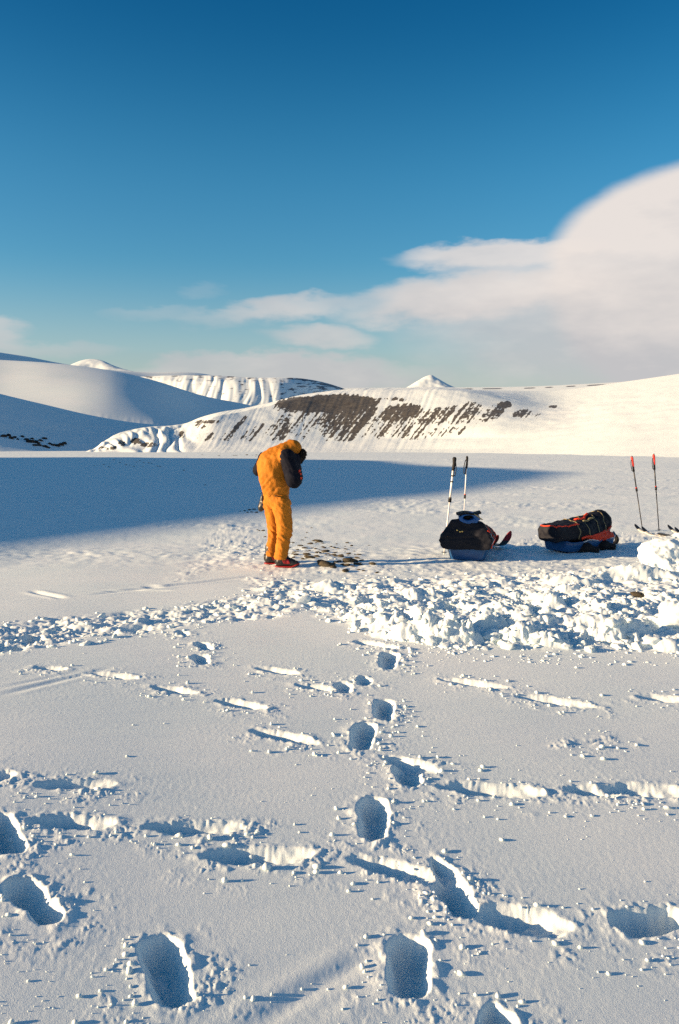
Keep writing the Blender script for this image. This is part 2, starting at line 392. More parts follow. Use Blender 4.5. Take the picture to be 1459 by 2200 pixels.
# churned snow: masks drawn over the ground by region
def region(poly, soft):
    G = np.array([ground_at(*p)[:2] for p in poly]); w = window(G, soft + 0.1)
    X, Y = GX[w], GY[w]; wob = 0.22 * fbm(X / 0.5, Y / 0.5, 3, 31)
    return w, X, Y, 1 - sstep(-soft, 0.05, poly_sdf(X, Y, [tuple(g) for g in G]) + wob)
def churn(poly, soft, amp, seed, lam=1.0, dig=0.0):
    w, X, Y, m = region(poly, soft)
    wx = X + 0.08 * perlin(X / 0.2, Y / 0.2, seed + 1); wy = Y + 0.08 * perlin(X / 0.2 + 3, Y / 0.2, seed + 2)
    big = fbm(X / (0.75 * lam), Y / (0.6 * lam), 2, seed + 4)
    d1, d2, rv = worley(wx / (0.24 * lam), wy / (0.24 * lam), seed)
    e1, e2, rw = worley(wx / (0.085 * lam), wy / (0.085 * lam), seed + 40)
    blocks = (rv ** 1.6) * sstep(0.0, 0.22, d2 - d1) * np.sqrt(np.clip(1 - 0.8 * d1 ** 2, 0, 1))
    small = (rw ** 1.3) * sstep(0.0, 0.25, e2 - e1) * np.sqrt(np.clip(1 - d1 ** 2 * .7, 0, 1))
    fine = np.abs(perlin(X / 0.045, Y / 0.045, seed + 8))
    med = np.abs(fbm(X / (0.30 * lam), Y / (0.26 * lam), 3, seed + 6, 0.55))
    h = 0.65 * big + 1.0 * med + 0.34 * blocks * (0.4 + sstep(-.3, .4, big)) + 0.22 * small + 0.20 * fine - 0.25 - dig
    H[w] += m * amp * h
    return w, m
MAIN = [(520, 1238), (700, 1244), (900, 1238), (1200, 1224), (1520, 1216), (1520, 1382), (1250, 1398), (1000, 1394), (880, 1382), (800, 1362), (660, 1322), (540, 1300)]
churn(MAIN, 0.35, 0.075, 900)
churn([(760, 1270), (1000, 1262), (1300, 1270), (1520, 1270), (1520, 1384), (1250, 1400), (1010, 1396), (880, 1384), (800, 1366), (740, 1330)], 0.30, 0.085, 930, 1.35)
churn([(-60, 1345), (120, 1326), (330, 1304), (470, 1288), (560, 1270), (680, 1270), (640, 1318), (480, 1340), (330, 1356), (150, 1384), (60, 1402), (-60, 1412)], 0.25, 0.068, 960, 1.1, 0.25)
churn([(440, 1190), (560, 1140), (620, 1180), (760, 1200), (960, 1190), (1130, 1150), (1520, 1140), (1520, 1225), (1200, 1236), (900, 1246), (560, 1246)], 0.5, 0.026, 990, 0.8)
churn([(450, 1130), (560, 1120), (575, 1200), (440, 1240), (330, 1270)], 0.35, 0.022, 1010, 0.8)
# dug hollows in the pile
for (a, b, wd, dp) in [((850, 1312), (905, 1352), .30, .12), ((930, 1300), (1080, 1316), .34, .13), ((1120, 1290), (1165, 1320), .22, .10), ((770, 1290), (820, 1300), .22, .08),
                       ((1240, 1345), (1330, 1352), .25, .10), ((1250, 1372), (1330, 1384), .22, .10), ((1085, 1362), (1120, 1372), .18, .09), ((980, 1350), (1010, 1362), .16, .08), ((1200, 1262), (1330, 1274), .18, .06),
                       ((60, 1366), (85, 1378), .2, .08), ((20, 1388), (50, 1392), .18, .07), ((250, 1352), (330, 1344), .22, .07), ((690, 1300), (730, 1306), .16, .06), ((760, 1375), (860, 1392), .14, .06)]:
    hole(a, b, wd, dp, 'boot', int(a[0]), wall=0.09)
MOUND = []
def mound(px, py, rx, ry, h, seed, lump=0.35):
    P = ground_at(px, py); w = window([P[:2]], max(rx, ry) * 1.6)
    X, Y = GX[w], GY[w]; q = np.hypot((X - P[0]) / rx, (Y - P[1]) / ry) + lump * fbm(X / (0.5 * rx), Y / (0.5 * rx), 3, seed)
    H[w] += h * np.clip(1 - q * q, 0, 1) ** 1.3
for a in [(1335, 1362, .28, .20, .17, 1), (1440, 1392, .22, .14, .08, 2), (880, 1365, .34, .22, .12, 3), (960, 1372, .30, .18, .13, 4), (1110, 1372, .22, .16, .12, 5),
          (1300, 1238, .9, .34, .07, 6), (1390, 1240, .5, .34, .08, 7), (1180, 1300, .22, .14, .10, 8), (1050, 1352, .22, .18, .10, 9), (830, 1345, .3, .2, .09, 10),
          (700, 1262, .25, .18, .06, 11), (900, 1282, .25, .15, .08, 12), (1230, 1255, .35, .2, .08, 13), (1290, 1372, .2, .12, .09, 14), (1180, 1385, .16, .1, .08, 15)]:
    mound(*a)
gr = np.abs(fbm(GX[S] / 0.034, GY[S] / 0.034, 2, 71, .7)) + 0.7 * np.abs(perlin(GX[S] / 0.07, GY[S] / 0.07, 73))
H[S] += RGH[S] * (0.011 * np.maximum(gr - .10, 0)) * (DIG[S] < 0.004)
H += RIM * (DIG < 0.004)
H -= DIG
# keep the ground true where things stand
ZG = ZB + H
def ground_z(x, y):
    t = x / max(y, 1.8)
    i = int(np.clip(np.searchsorted(rows, y) - 1, 0, NR - 2)); j = int(np.clip(np.searchsorted(tcols, t) - 1, 0, NC - 2))
    return float(ZG[i:i + 2, j:j + 2].mean())
b0, b1 = np.searchsorted(rows, 6.9), np.searchsorted(rows, 12.0); Q = H[b0:b1]
for _ in range(2):
    Q = 0.4 * Q + 0.15 * (np.roll(Q, 1, 0) + np.roll(Q, -1, 0) + np.roll(Q, 1, 1) + np.roll(Q, -1, 1))
fade = (sstep(6.9, 7.2, GY[b0:b1]) * (1 - sstep(11.5, 12.0, GY[b0:b1])))
H[b0:b1] = H[b0:b1] * (1 - fade) + Q * fade; ZG = ZB + H
i0, i1 = np.searchsorted(rows, 6.0), np.searchsorted(rows, 12.6); J = np.s_[i0:i1]
steep = sstep(0.012, 0.05, np.abs(H[J] - np.roll(H[J], 1, 0)) + np.abs(H[J] - np.roll(H[J], 1, 1)) + 0.15 * np.abs(H[J]))
OXY = [steep * 0.022 * fbm((GX[J] + ZG[J] * 1.3) / 0.06, (ZG[J] * 2.2 - GX[J] * .4) / 0.05, 2, 81), steep * 0.022 * fbm((GX[J] - ZG[J] * 1.1) / 0.055 + 7, ZG[J] * 2.0 / 0.05, 2, 83)]
GX[J] += OXY[0]; GY[J] += OXY[1]
ground = mesh_obj('snow_ground', np.stack([GX, GY, ZG], -1).reshape(-1, 3), grid_faces(NR, NC), 'snow', kind='structure', label='trampled snowfield with boot prints and ski drag marks')

# ------------------------------------------------------------------ hills
def fan_hill(name, x0, x1, ncol, crest, yc, yb, zb=None, prof=None, nfront=60, bump=None, mat='hill_snow', label='', back=0.35, rockf=None, nback=14, post=None):
    """a hill: silhouette row, distance of its crest and of its foot for every bearing; z follows a profile between them"""
    px = np.linspace(x0, x1, ncol); t = (px - CX) / F
    cr = lerp_poly(crest, px); Yc = lerp_poly(yc, px); Yb = lerp_poly(yb, px)
    zc = EYE + (HY - cr) / F * Yc
    s = np.linspace(0, 1, nfront) ** 1.0
    Y = Yb[None] + (Yc - Yb)[None] * s[:, None]
    X = t[None] * Y
    z0 = (zbase(t * Yb, Yb) - 0.6) if zb is None else np.full(ncol, zb)
    P = prof(s[:, None] + 0 * px[None], px[None] + 0 * s[:, None]) if prof else sstep(0, 1, s)[:, None] + 0 * px[None]
    Z = z0[None] + (zc - z0)[None] * P
    if bump is not None: Z = Z + bump(X, Y, s[:, None] + 0 * px[None], px[None] + 0 * s[:, None])
    # back side falls away
    sb = np.linspace(0, 1, nback + 1)[1:]; depth = (Yc - Yb) * 1.2 + 5
    Y2 = Yc[None] + depth[None] * sb[:, None]; Z2 = zc[None] - back * depth[None] * sb[:, None] ** 1.5
    X2 = t[None] * Y2
    V = np.stack([np.vstack([X, X2]), np.vstack([Y, Y2]), np.vstack([Z, Z2])], -1)
    o = mesh_obj(name, V.reshape(-1, 3), grid_faces(nfront + nback, ncol), mat, kind='structure', label=label)
    if rockf is not None:
        row = HY + F * (EYE - Z) / Y
        R = np.zeros((nfront + nback, ncol)); R[:nfront] = rockf(px[None] + 0 * row, row, s[:, None] + 0 * row)
        set_attr(o, 'rock', R)
    return o

# scree ridge across the middle, running up into the snow slope on the right
def ridge_prof(s, px):
    face = np.interp(s, [0, .10, .22, .62, .78, 1], [0, .05, .16, .88, .965, 1.0])
    toe = sstep(0, 1, s) * 0.6 + 0.4 * s
    slope = 0.55 * s ** 1.5 + 0.45 * s
    wl = sstep(380, 470, px); wr = sstep(930, 1250, px)
    return (toe * (1 - wl) + face * wl) * (1 - wr) + slope * wr
def ridge_bump(X, Y, s, px):
    env = np.sin(np.pi * np.clip(s, 0, 1)) ** 0.7
    gl = 1 - sstep(380, 430, px)
    q = px + 0.25 * s * 60
    gul = np.abs(perlin(q / 34.0 + 0.5 * perlin(q / 60, s * 3, 206), s * 1.7, 201)) + 0.5 * np.abs(perlin(q / 15.0, s * 2.4, 207)) * sstep(.2, .7, s) - 0.3
    z = gl * env * 1.5 * gul
    ql = px - 95 * s
    z += (1 - gl) * env * (0.07 * perlin(ql / 7.0, s * 2.0, 203) + 0.06 * perlin(ql / 26.0, s * 1.6, 204)) * (1 - sstep(930, 1060, px))
    z += 0.30 * env * fbm(X / 9, Y / 9, 3, 205)
    return z
SCREE = [(705, 867, 115, 20, 1.6), (650, 880, 55, 9, 0.9), (745, 903, 66, 46, 0.95), (640, 905, 60, 30, 0.55), (585, 925, 50, 20, 0.48), (835, 857, 40, 3.5, 0.75), (865, 860, 10, 3, .8),
         (862, 888, 50, 22, 0.98), (845, 918, 50, 26, 0.62), (925, 895, 26, 24, .80), (955, 892, 26, 22, .72), (1003, 882, 26, 24, .82), (985, 895, 50, 18, .62), (1085, 870, 22, 8, 0.95), (1045, 890, 40, 20, 0.66),
         (1118, 888, 18, 10, 0.92), (1140, 895, 20, 12, .42), (1194, 874, 16, 3.5, 0.72), (448, 906, 30, 5, .8), (430, 915, 12, 7, .65), (515, 912, 9, 24, .72), (545, 930, 16, 22, .5), (470, 938, 60, 10, .42),
         (232, 962, 22, 5, .80), (262, 952, 8, 7, .78), (292, 948, 14, 7, .82), (322, 956, 20, 6, .9), (392, 934, 8, 8, .7), (720, 938, 60, 12, .55), (620, 935, 70, 12, .46), (900, 930, 60, 14, .42), (975, 925, 40, 10, .3)]
def ridge_rock(px, row, s):
    D = np.zeros_like(px)
    for cx, cy, a, b, k in SCREE:
        sh = px + 0.85 * (row - cy) * (b > 9)
        r = ((sh - cx) / a) ** 2 + ((row - cy) / b) ** 2
        D = np.maximum(D, k * (1 - sstep(0.35, 1.35, r)))
    q = px + 0.80 * row
    st = 0.75 * perlin(q / 5.0, row / 60, 301) + 0.6 * perlin(q / 14.0, row / 90, 302) + 0.55 * perlin(px / 3.0, row / 3.0, 303) + 0.45 * perlin(px / 9.0, row / 6.0, 304)
    up = sstep(905, 862, row) if False else 1 - sstep(862, 905, row)
    v = D + st * (0.85 - 0.50 * up * (D > 0.9)) * (D > 0.02) - 0.12
    return np.clip(v, 0, 1.2)
RC = [(185, 972), (205, 962), (225, 948), (245, 935), (280, 924), (330, 916), (370, 914), (400, 909), (430, 897), (470, 886), (520, 878), (580, 866), (640, 852), (700, 844), (745, 840), (900, 837), (1000, 837), (1100, 839), (1180, 840), (1240, 834), (1320, 823), (1390, 813), (1459, 803), (1700, 765), (2100, 715), (2600, 680)]
fan_hill('scree_ridge', 185, 2600, 900, RC,
         [(185, 216), (300, 235), (420, 250), (560, 285), (700, 320), (900, 330), (1200, 320), (1459, 300), (2600, 260)],
         [(185, 206), (300, 203), (420, 200), (560, 198), (900, 190), (1100, 160), (1300, 120), (1459, 100), (2600, 70)],
         prof=ridge_prof, nfront=110, bump=ridge_bump, mat='scree_snow', rockf=ridge_rock, label='low snowy ridge with dark scree streaks running down its face')

# near left flank, in shade
fan_hill('shaded_slope', -700, 420, 220, [(-700, 640), (-300, 762), (0, 846), (100, 870), (200, 893), (320, 911), (420, 913)],
         [(-700, 330), (0, 330), (420, 370)], [(-700, 205), (0, 235), (150, 260), (420, 320)], prof=lambda s, px: 0.5 * s + 0.5 * sstep(0, 1, s) ** 1.1,
         bump=lambda X, Y, s, px: np.sin(np.pi * s) * (0.9 * fbm(X / 22, Y / 22, 3, 211) + 0.25 * fbm(X / 4, Y / 4, 2, 212)), label='blue shaded snow flank falling to the valley at the left')
# broad rounded hill behind it
def l2_bump(X, Y, s, px):
    low = (1 - sstep(0.1, 0.4, s))
    return np.sin(np.pi * np.clip(s, 0, 1)) * (3.0 * fbm(X / 120, Y / 120, 2, 221) + low * 2.5 * np.abs(perlin(px / 14, s * 3, 222)))
fan_hill('rounded_hill', -500, 560, 260, [(-500, 735), (-200, 758), (0, 773), (110, 780), (200, 790), (250, 798), (330, 817), (440, 851), (530, 869), (560, 876)],
         [(-500, 690), (0, 690), (250, 690), (330, 712), (440, 790), (560, 880)], [(-500, 420), (0, 430), (560, 470)], zb=-8,
         prof=lambda s, px: (0.45 * s + 0.55 * sstep(0, 1, s)) * (1 - .6 * sstep(320, 520, px)) + .6 * sstep(320, 520, px) * s ** 1.7, nfront=90, bump=l2_bump, label='broad rounded snow hill, half lit and half in blue shade')
# far flank at the upper left
fan_hill('far_flank', -900, 470, 120, [(-900, 560), (-400, 690), (0, 759), (60, 768), (110, 778), (200, 792), (300, 800), (440, 804), (470, 810)],
         [(-900, 1900), (0, 1900), (470, 2300)], [(-900, 1200), (0, 1200), (470, 1700)], zb=-8, label='distant shaded snow flank at the far left')
# gullied mesa
def mesa_prof(s, px): return np.interp(s, [0, .3, .75, .9, 1], [0, .25, .86, .97, 1.0])
def mesa_bump(X, Y, s, px):
    q = px - 34 * s + 12 * perlin(px / 50, s * 2.5, 233)
    g = np.abs(perlin(q / 34, s * 0.9, 231)) * 1.6 - 0.4 + 0.22 * perlin(q / 8, s * 5, 232)
    return np.sin(np.pi * np.clip(s, 0, 1)) * g * 4.0 * (1 - 0.45 * sstep(500, 640, px))
def mesa_rock(px, row, s):
    b = perlin(px / 22, row / 3.2, 241) + 0.6 * perlin(px / 7, row / 2.2, 242)
    return np.clip(0.22 + 0.42 * b + 0.22 * sstep(560, 700, px) + 0.25 * np.exp(-((s - .92) / .05) ** 2), 0, 1) * sstep(.2, .4, s) * (1 - sstep(.97, 1, s))  # rock bands from noise, with the mask raised towards the right
fan_hill('mesa', 240, 775, 300, [(240, 815), (320, 808), (440, 806), (560, 811), (640, 812), (690, 820), (742, 836), (775, 850)],
         [(240, 1350), (500, 1300), (640, 1320), (700, 1420), (775, 1600)], [(240, 1080), (640, 1060), (775, 1250)], zb=-8, prof=mesa_prof, nfront=90, bump=mesa_bump, mat='mesa_snow', rockf=mesa_rock, label='flat topped snow mesa with gullies cut down its face')
# far plateau and the two small peaks
fan_hill('far_plateau', 560, 2000, 260, [(560, 838), (640, 834), (740, 833), (900, 833), (1000, 832), (1140, 830), (1250, 825), (1459, 813), (2000, 780)],
         [(560, 2600), (2000, 2400)], [(560, 1500), (2000, 1300)], zb=-8, prof=lambda s, px: s ** 1.2, mat='mesa_snow',
         rockf=lambda px, row, s: 0.75 * np.exp(-((s - .955) / .02) ** 2) * sstep(-.1, .3, perlin(px / 45, row * 0, 251) + 0.15), label='distant level snow plateau behind the scree ridge')
fan_hill('far_peak', 860, 1000, 80, [(860, 840), (880, 829), (900, 817), (917, 808), (926, 806), (940, 813), (965, 827), (1000, 840)],
         [(860, 4850), (895, 5060), (926, 5200), (950, 5080), (1000, 4850)], [(860, 4300), (926, 4300), (1000, 4300)], zb=100, bump=lambda X, Y, s, px: np.sin(np.pi * s) * 9 * fbm(X / 90, Y / 120, 3, 281), label='small pale cone shaped peak on the horizon')
fan_hill('far_peak', 110, 330, 80, [(110, 802), (150, 785), (175, 775), (192, 772), (215, 774), (250, 788), (290, 799), (330, 806)],
         [(110, 4800), (160, 5080), (192, 5200), (250, 5000), (330, 4700)], [(110, 4200), (192, 4200), (330, 4200)], zb=150, bump=lambda X, Y, s, px: np.sin(np.pi * s) * 9 * fbm(X / 90, Y / 120, 3, 282), label='small pale rounded peak above the shaded hill')

# hill to the left of the camera, out of frame: its shadow lies across the valley floor
TONGUE = [(-60, -60), (-30, -32), (0, -12), (13.1, -2.1), (20.1, 4.6), (30, 13.5), (39.8, 21.0), (43.4, 23), (50, 23.3), (63.4, 20.7), (85.7, 19.8), (98, 8), (110.8, -12), (118, -40), (128, -78), (150, -110)]
bb = np.linspace(-60, 150, 130); aa = lerp_poly(TONGUE, bb); A0 = -82.0
gx, gy = aa * LX - bb * LY, aa * LY + bb * LX
hc = zbase(gx, np.maximum(gy, 0)) + np.maximum(aa - A0, 0) * TANE
av = np.linspace(-1, 1, 41)
ga = A0 + av[:, None] * 56 + 0 * bb[None]; gb = bb[None] + 0 * ga
HXX, HYY = ga * LX - gb * LY, ga * LY + gb * LX
zf = zbase(HXX, np.maximum(HYY, 0)) - 0.8
kern = np.clip(1 - np.abs(av), 0, 1)[:, None] ** 1.15
HZ = zf + (hc[None] - zf) * kern + 0.5 * fbm(HXX / 14, HYY / 14, 2, 261) * kern * (1 - kern) * 1.5
mesh_obj('off_frame_hill', np.stack([HXX, HYY, HZ], -1).reshape(-1, 3), grid_faces(41, 130), 'hill_snow', kind='structure', label='snow hill beside the valley that throws the long shadow')
def round_hill(name, cx, cy, h, sx, sy, label, zb=-6, n=60):
    g = np.linspace(-2.6, 2.6, n); U, V_ = np.meshgrid(g, g)
    X = cx + U * sx; Y = cy + V_ * sy
    Z = zb - 2 + h * np.exp(-0.5 * (U ** 2 + V_ ** 2)) + 0.03 * h * fbm(X / (sx * .6), Y / (sx * .6), 3, int(abs(cx))) * np.exp(-0.3 * (U ** 2 + V_ ** 2))
    return mesh_obj(name, np.stack([X, Y, Z], -1).reshape(-1, 3), grid_faces(n, n), 'hill_snow', kind='structure', label=label)
round_hill('off_frame_hill', -340, 268, 100, 88, 52, 'second snow hill, out of frame, added to shade the left flank')  # unseen hill added to cast shade over the near left flank
round_hill('shading_mountain', -1750, 1450, 480, 420, 330, 'high snow mountain, out of frame, added to shade the far left flank')  # unseen mountain added as shadow caster for the far left flank

# ------------------------------------------------------------------ modelling helpers for things
def surface_nets(f, lo, hi, res):
    """mesh of f = 0 (f negative inside)"""
    lo = np.array(lo, float); hi = np.array(hi, float); n = np.ceil((hi - lo) / res).astype(int) + 1
    ax = [lo[k] + res * np.arange(n[k]) for k in range(3)]
    X, Y, Z = np.meshgrid(*ax, indexing='ij'); D = f(X, Y, Z)
    ins = D < 0
    c = [ins[i:n[0] - 1 + i, j:n[1] - 1 + j, k:n[2] - 1 + k] for i in (0, 1) for j in (0, 1) for k in (0, 1)]
    cnt = sum(q.astype(int) for q in c); act = (cnt > 0) & (cnt < 8)
    idx = np.argwhere(act); vid = -np.ones(act.shape, int); vid[act] = np.arange(len(idx))
    acc = np.zeros((len(idx), 3)); wt = np.zeros(len(idx))
    corners = [(i, j, k) for i in (0, 1) for j in (0, 1) for k in (0, 1)]
    def dv(cn): return D[idx[:, 0] + cn[0], idx[:, 1] + cn[1], idx[:, 2] + cn[2]]
    for a in corners:
        for d in range(3):
            if a[d]: continue
            b = list(a); b[d] = 1
            da, db = dv(a), dv(b); cr = (da < 0) != (db < 0)
            t = np.where(cr, da / np.where(da == db, 1, da - db), 0)
            p = np.array(a, float)[None] + np.zeros((len(idx), 3)); p[:, d] += t
            acc += p * cr[:, None]; wt += cr
    V = lo + (idx + acc / wt[:, None]) * res
    faces = []
    for d in range(3):
        e, g = [(1, 2), (2, 0), (0, 1)][d]
        sl0 = [slice(None)] * 3; sl1 = [slice(None)] * 3; sl0[d] = slice(0, -1); sl1[d] = slice(1, None)
        s0, s1 = ins[tuple(sl0)], ins[tuple(sl1)]
        ed = np.argwhere(s0 != s1)
        ok = (ed[:, e] > 0) & (ed[:, g] > 0) & (ed[:, e] < n[e] - 1) & (ed[:, g] < n[g] - 1); ed = ed[ok]
        if not len(ed): continue
        def cell(oe, og):
            q = ed.copy(); q[:, e] -= oe; q[:, g] -= og; return vid[q[:, 0], q[:, 1], q[:, 2]]
        q = np.stack([cell(1, 1), cell(0, 1), cell(0, 0), cell(1, 0)], 1)
        up = s0[tuple(ed.T)]
        q[~up] = q[~up][:, ::-1]; faces.append(q)
    Fq = np.concatenate(faces); Fq = Fq[(Fq >= 0).all(1)]
    return V, Fq
def cone(X, Y, Z, a, b, ra, rb):
    a = np.array(a, float); b = np.array(b, float); d = b - a; L2 = (d * d).sum() + 1e-12
    t = np.clip(((X - a[0]) * d[0] + (Y - a[1]) * d[1] + (Z - a[2]) * d[2]) / L2, 0, 1)
    return np.sqrt((X - a[0] - d[0] * t) ** 2 + (Y - a[1] - d[1] * t) ** 2 + (Z - a[2] - d[2] * t) ** 2) - (ra + (rb - ra) * t)
def ell(X, Y, Z, c, r):
    k = np.sqrt(((X - c[0]) / r[0]) ** 2 + ((Y - c[1]) / r[1]) ** 2 + ((Z - c[2]) / r[2]) ** 2)
    return (k - 1) * min(r)
def smin(a, b, k):
    h = np.clip(0.5 + 0.5 * (b - a) / k, 0, 1); return b + (a - b) * h - k * h * (1 - h)
def smax(a, b, k): return -smin(-a, -b, k)
def rot_z(a): return np.array([[math.cos(a), -math.sin(a), 0], [math.sin(a), math.cos(a), 0], [0, 0, 1]])
def tube(pts, r, n=8, cap=True):
    pts = np.array(pts, float); r = np.broadcast_to(np.asarray(r, float), (len(pts),))
    T = np.gradient(pts, axis=0); T /= np.linalg.norm(T, axis=1)[:, None] + 1e-12
    ref = np.array([0, 0, 1.0]) if abs(T[0][2]) < 0.9 else np.array([1.0, 0, 0])
    V = []; N = np.cross(T[0], ref); N /= np.linalg.norm(N)
    for k in range(len(pts)):
        N = N - T[k] * (N @ T[k]); N /= np.linalg.norm(N) + 1e-12; B = np.cross(T[k], N)
        for j in range(n):
            a = 2 * math.pi * j / n; V.append(pts[k] + r[k] * (math.cos(a) * N + math.sin(a) * B))
    Fc = [(k * n + j, k * n + (j + 1) % n, (k + 1) * n + (j + 1) % n, (k + 1) * n + j) for k in range(len(pts) - 1) for j in range(n)]
    if cap: Fc += [tuple(range(n))[::-1], tuple((len(pts) - 1) * n + j for j in range(n))]
    return V, Fc
def box_mesh(c, h, bev=0.0):
    V = [(c[0] + sx * h[0], c[1] + sy * h[1], c[2] + sz * h[2]) for sx in (-1, 1) for sy in (-1, 1) for sz in (-1, 1)]
    return V, [(0, 1, 3, 2), (4, 6, 7, 5), (0, 4, 5, 1), (2, 3, 7, 6), (0, 2, 6, 4), (1, 5, 7, 3)]
def snap(f, p, it=30):
    """move a point onto the surface f = 0"""
    p = np.array(p, float); e = 0.003
    def g(q): return float(f(np.array([q[0]]), np.array([q[1]]), np.array([q[2]]))[0])
    for _ in range(it):
        d = g(p); gr = np.array([g(p + np.eye(3)[k] * e) - g(p - np.eye(3)[k] * e) for k in range(3)]) / (2 * e)
        p = p - gr * d / max((gr ** 2).sum(), 0.2) * 0.8
        if abs(d) < 5e-4: break
    return p

principled('orange_cloth', (0.45, 0.155, 0.011), 0.72, 0.2, var=0.10, vscale=7, bump=0.55, bscale=45)
principled('navy_cloth', (0.006, 0.007, 0.014), 0.75, 0.12, var=0.2, vscale=9, bump=0.35, bscale=60)
principled('black_cloth', (0.012, 0.012, 0.014), 0.7, 0.25, var=0.25, vscale=10, bump=0.4, bscale=60)
principled('bag_cloth', (0.0065, 0.0075, 0.0135), 0.68, 0.25, var=0.15, vscale=6, bump=0.4, bscale=35)
principled('fur', (0.022, 0.016, 0.013), 0.9, 0.1, var=0.3, vscale=50, bump=0.8, bscale=150)
principled('skin', (0.55, 0.30, 0.21), 0.5, 0.4, var=0.05)
principled('black_leather', (0.014, 0.013, 0.013), 0.42, 0.5, var=0.2, bump=0.2, bscale=40)
principled('red_rubber', (0.26, 0.010, 0.011), 0.5, 0.4, var=0.1)
principled('red_cord', (0.70, 0.055, 0.02), 0.6, 0.3, var=0.1, vscale=30)
principled('blue_plastic', (0.008, 0.072, 0.21), 0.38, 0.5, var=0.12, vscale=5, bump=0.1, bscale=18)
principled('blue_sack', (0.006, 0.085, 0.30), 0.42, 0.4, var=0.15, vscale=12, bump=0.5, bscale=22)
principled('white_rope', (0.62, 0.62, 0.60), 0.7, 0.2, var=0.1, vscale=80)
principled('khaki_strap', (0.30, 0.25, 0.13), 0.75, 0.2, var=0.15, vscale=40)
principled('brass', (0.75, 0.52, 0.16), 0.35, 0.5, metal=0.6)
principled('pole_white', (0.86, 0.84, 0.80), 0.35, 0.5)
principled('pole_black', (0.02, 0.018, 0.017), 0.4, 0.5)
principled('grip_black', (0.012, 0.012, 0.013), 0.7, 0.3)
principled('grip_red', (0.72, 0.045, 0.03), 0.5, 0.4)
principled('ski_top', (0.60, 0.58, 0.50), 0.4, 0.5, var=0.15, vscale=6)
principled('ski_black', (0.014, 0.015, 0.017), 0.4, 0.5)
principled('stone', (0.050, 0.042, 0.029), 0.85, 0.2, col2=(0.13, 0.108, 0.072), vscale=14, bump=0.7, bscale=45)
principled('dark_stone', (0.016, 0.015, 0.014), 0.85, 0.2, col2=(0.045, 0.038, 0.032), vscale=1.2, bump=0.6, bscale=6)

# ------------------------------------------------------------------ the person, bent over and doing up the jacket
PF = ground_at(602, 1217); PF[2] = ground_z(PF[0], PF[1])
K = PF[1] / F                                   # metres to one pixel of the photograph at that distance
person = empty('person', PF, label='person in a mustard yellow snowsuit bent over, hood up, standing beside dark stones', category='person')
def pp(x, y, d=0.0): return ((x - 602) * K, d, (1219 - y) * K)
def wr(X, Y, Z, amp, sc_, seed, sh=0.6):
    return amp * (perlin((X + sh * Z) / sc_, (Z * 0.8 + Y) / (sc_ * 1.6), seed) + 0.6 * perlin((Y - sh * Z) / (sc_ * .6), (Z + X * .6) / (sc_ * .9), seed + 1))
HL, KL, AL = pp(582, 1088, .11), pp(588, 1142, .15), pp(580, 1200, .15)
HR, KR, AR = pp(605, 1086, -.08), pp(613, 1136, -.11), pp(605, 1200, -.09)
def trousers_f(X, Y, Z):
    l = smin(cone(X, Y, Z, HL, KL, .118, .086), cone(X, Y, Z, KL, AL, .084, .072), .03)
    l = smin(l, cone(X, Y, Z, AL, pp(579, 1212, .15), .072, .074), .02)
    r = smin(cone(X, Y, Z, HR, KR, .130, .100), cone(X, Y, Z, KR, AR, .096, .086), .03)
    r = smin(r, cone(X, Y, Z, AR, pp(605, 1212, -.09), .090, .094), .02)
    d = smin(l, r, .006)
    d = smin(d, ell(X, Y, Z, pp(593, 1070, .01), (.165, .165, .16)), .05)
    fold = np.exp(-((Z - pp(0, 1150)[2]) / .12) ** 2) + 0.8 * np.exp(-((Z - pp(0, 1090)[2]) / .08) ** 2) + 0.6 * np.exp(-((Z - pp(0, 1195)[2]) / .05) ** 2)
    d = d + wr(X, Y, Z, .009, .10, 501) + fold * wr(X, Y, Z, .016, .055, 505, 1.2) + wr(X, Y, Z, .005, .035, 509, .3)
    return smax(d, pp(0, 1203)[2] - 0.25 * (X) * 0.1 - Z, .008)
V, Fq = surface_nets(trousers_f, (-.36, -.34, .06), (.34, .36, 1.06), .0095)
mesh_obj('trousers', V, Fq, 'orange_cloth', person, label='mustard yellow insulated trousers')
FD = np.array([math.cos(math.radians(32)), math.sin(math.radians(32)), 0])   # the way the chest faces
LS = np.array([-FD[1], FD[0], 0])
SHL, SHR = np.array(pp(573, 990, .17)), np.array(pp(611, 984, -.15))
def jacket_f(X, Y, Z):
    d = cone(X, Y, Z, pp(593, 1058, .01), pp(589, 1025, .01), .178, .206)
    d = smin(d, cone(X, Y, Z, pp(590, 1025, .01), pp(587, 1000, .02), .206, .200), .05)
    d = smin(d, cone(X, Y, Z, pp(588, 1004, .02), pp(602, 983, .02), .200, .145), .07)
    d = smin(d, cone(X, Y, Z, SHL, SHR, .095, .088), .07)
    d = smin(d, cone(X, Y, Z, pp(604, 985, .02), pp(617, 972, .03), .115, .100), .07)
    d = smin(d, cone(X, Y, Z, pp(613, 972, .02), pp(631, 967, .05), .100, .108), .05)        # hood
    d = smin(d, cone(X, Y, Z, pp(620, 958, .03), pp(621, 954, .03), .03, .012), .05)       # peak of the hood
    hem = np.exp(-((Z - pp(0, 1066)[2]) / .018) ** 2)
    fold = np.exp(-((Z - pp(0, 1045)[2]) / .13) ** 2)
    d = d + .004 * hem + wr(X, Y, Z, .011, .12, 521) + fold * wr(X, Y, Z, .013, .06, 525, -.8) + wr(X, Y, Z, .006, .05, 529, .2)
    d = smax(d, pp(0, 1069)[2] - Z + .04 * X, .010)
    # opening of the hood: hollow towards the face
    c = np.array(pp(640, 980, .09))
    return smax(d, -ell(X, Y, Z, tuple(c), (.085, .085, .09)), .012)
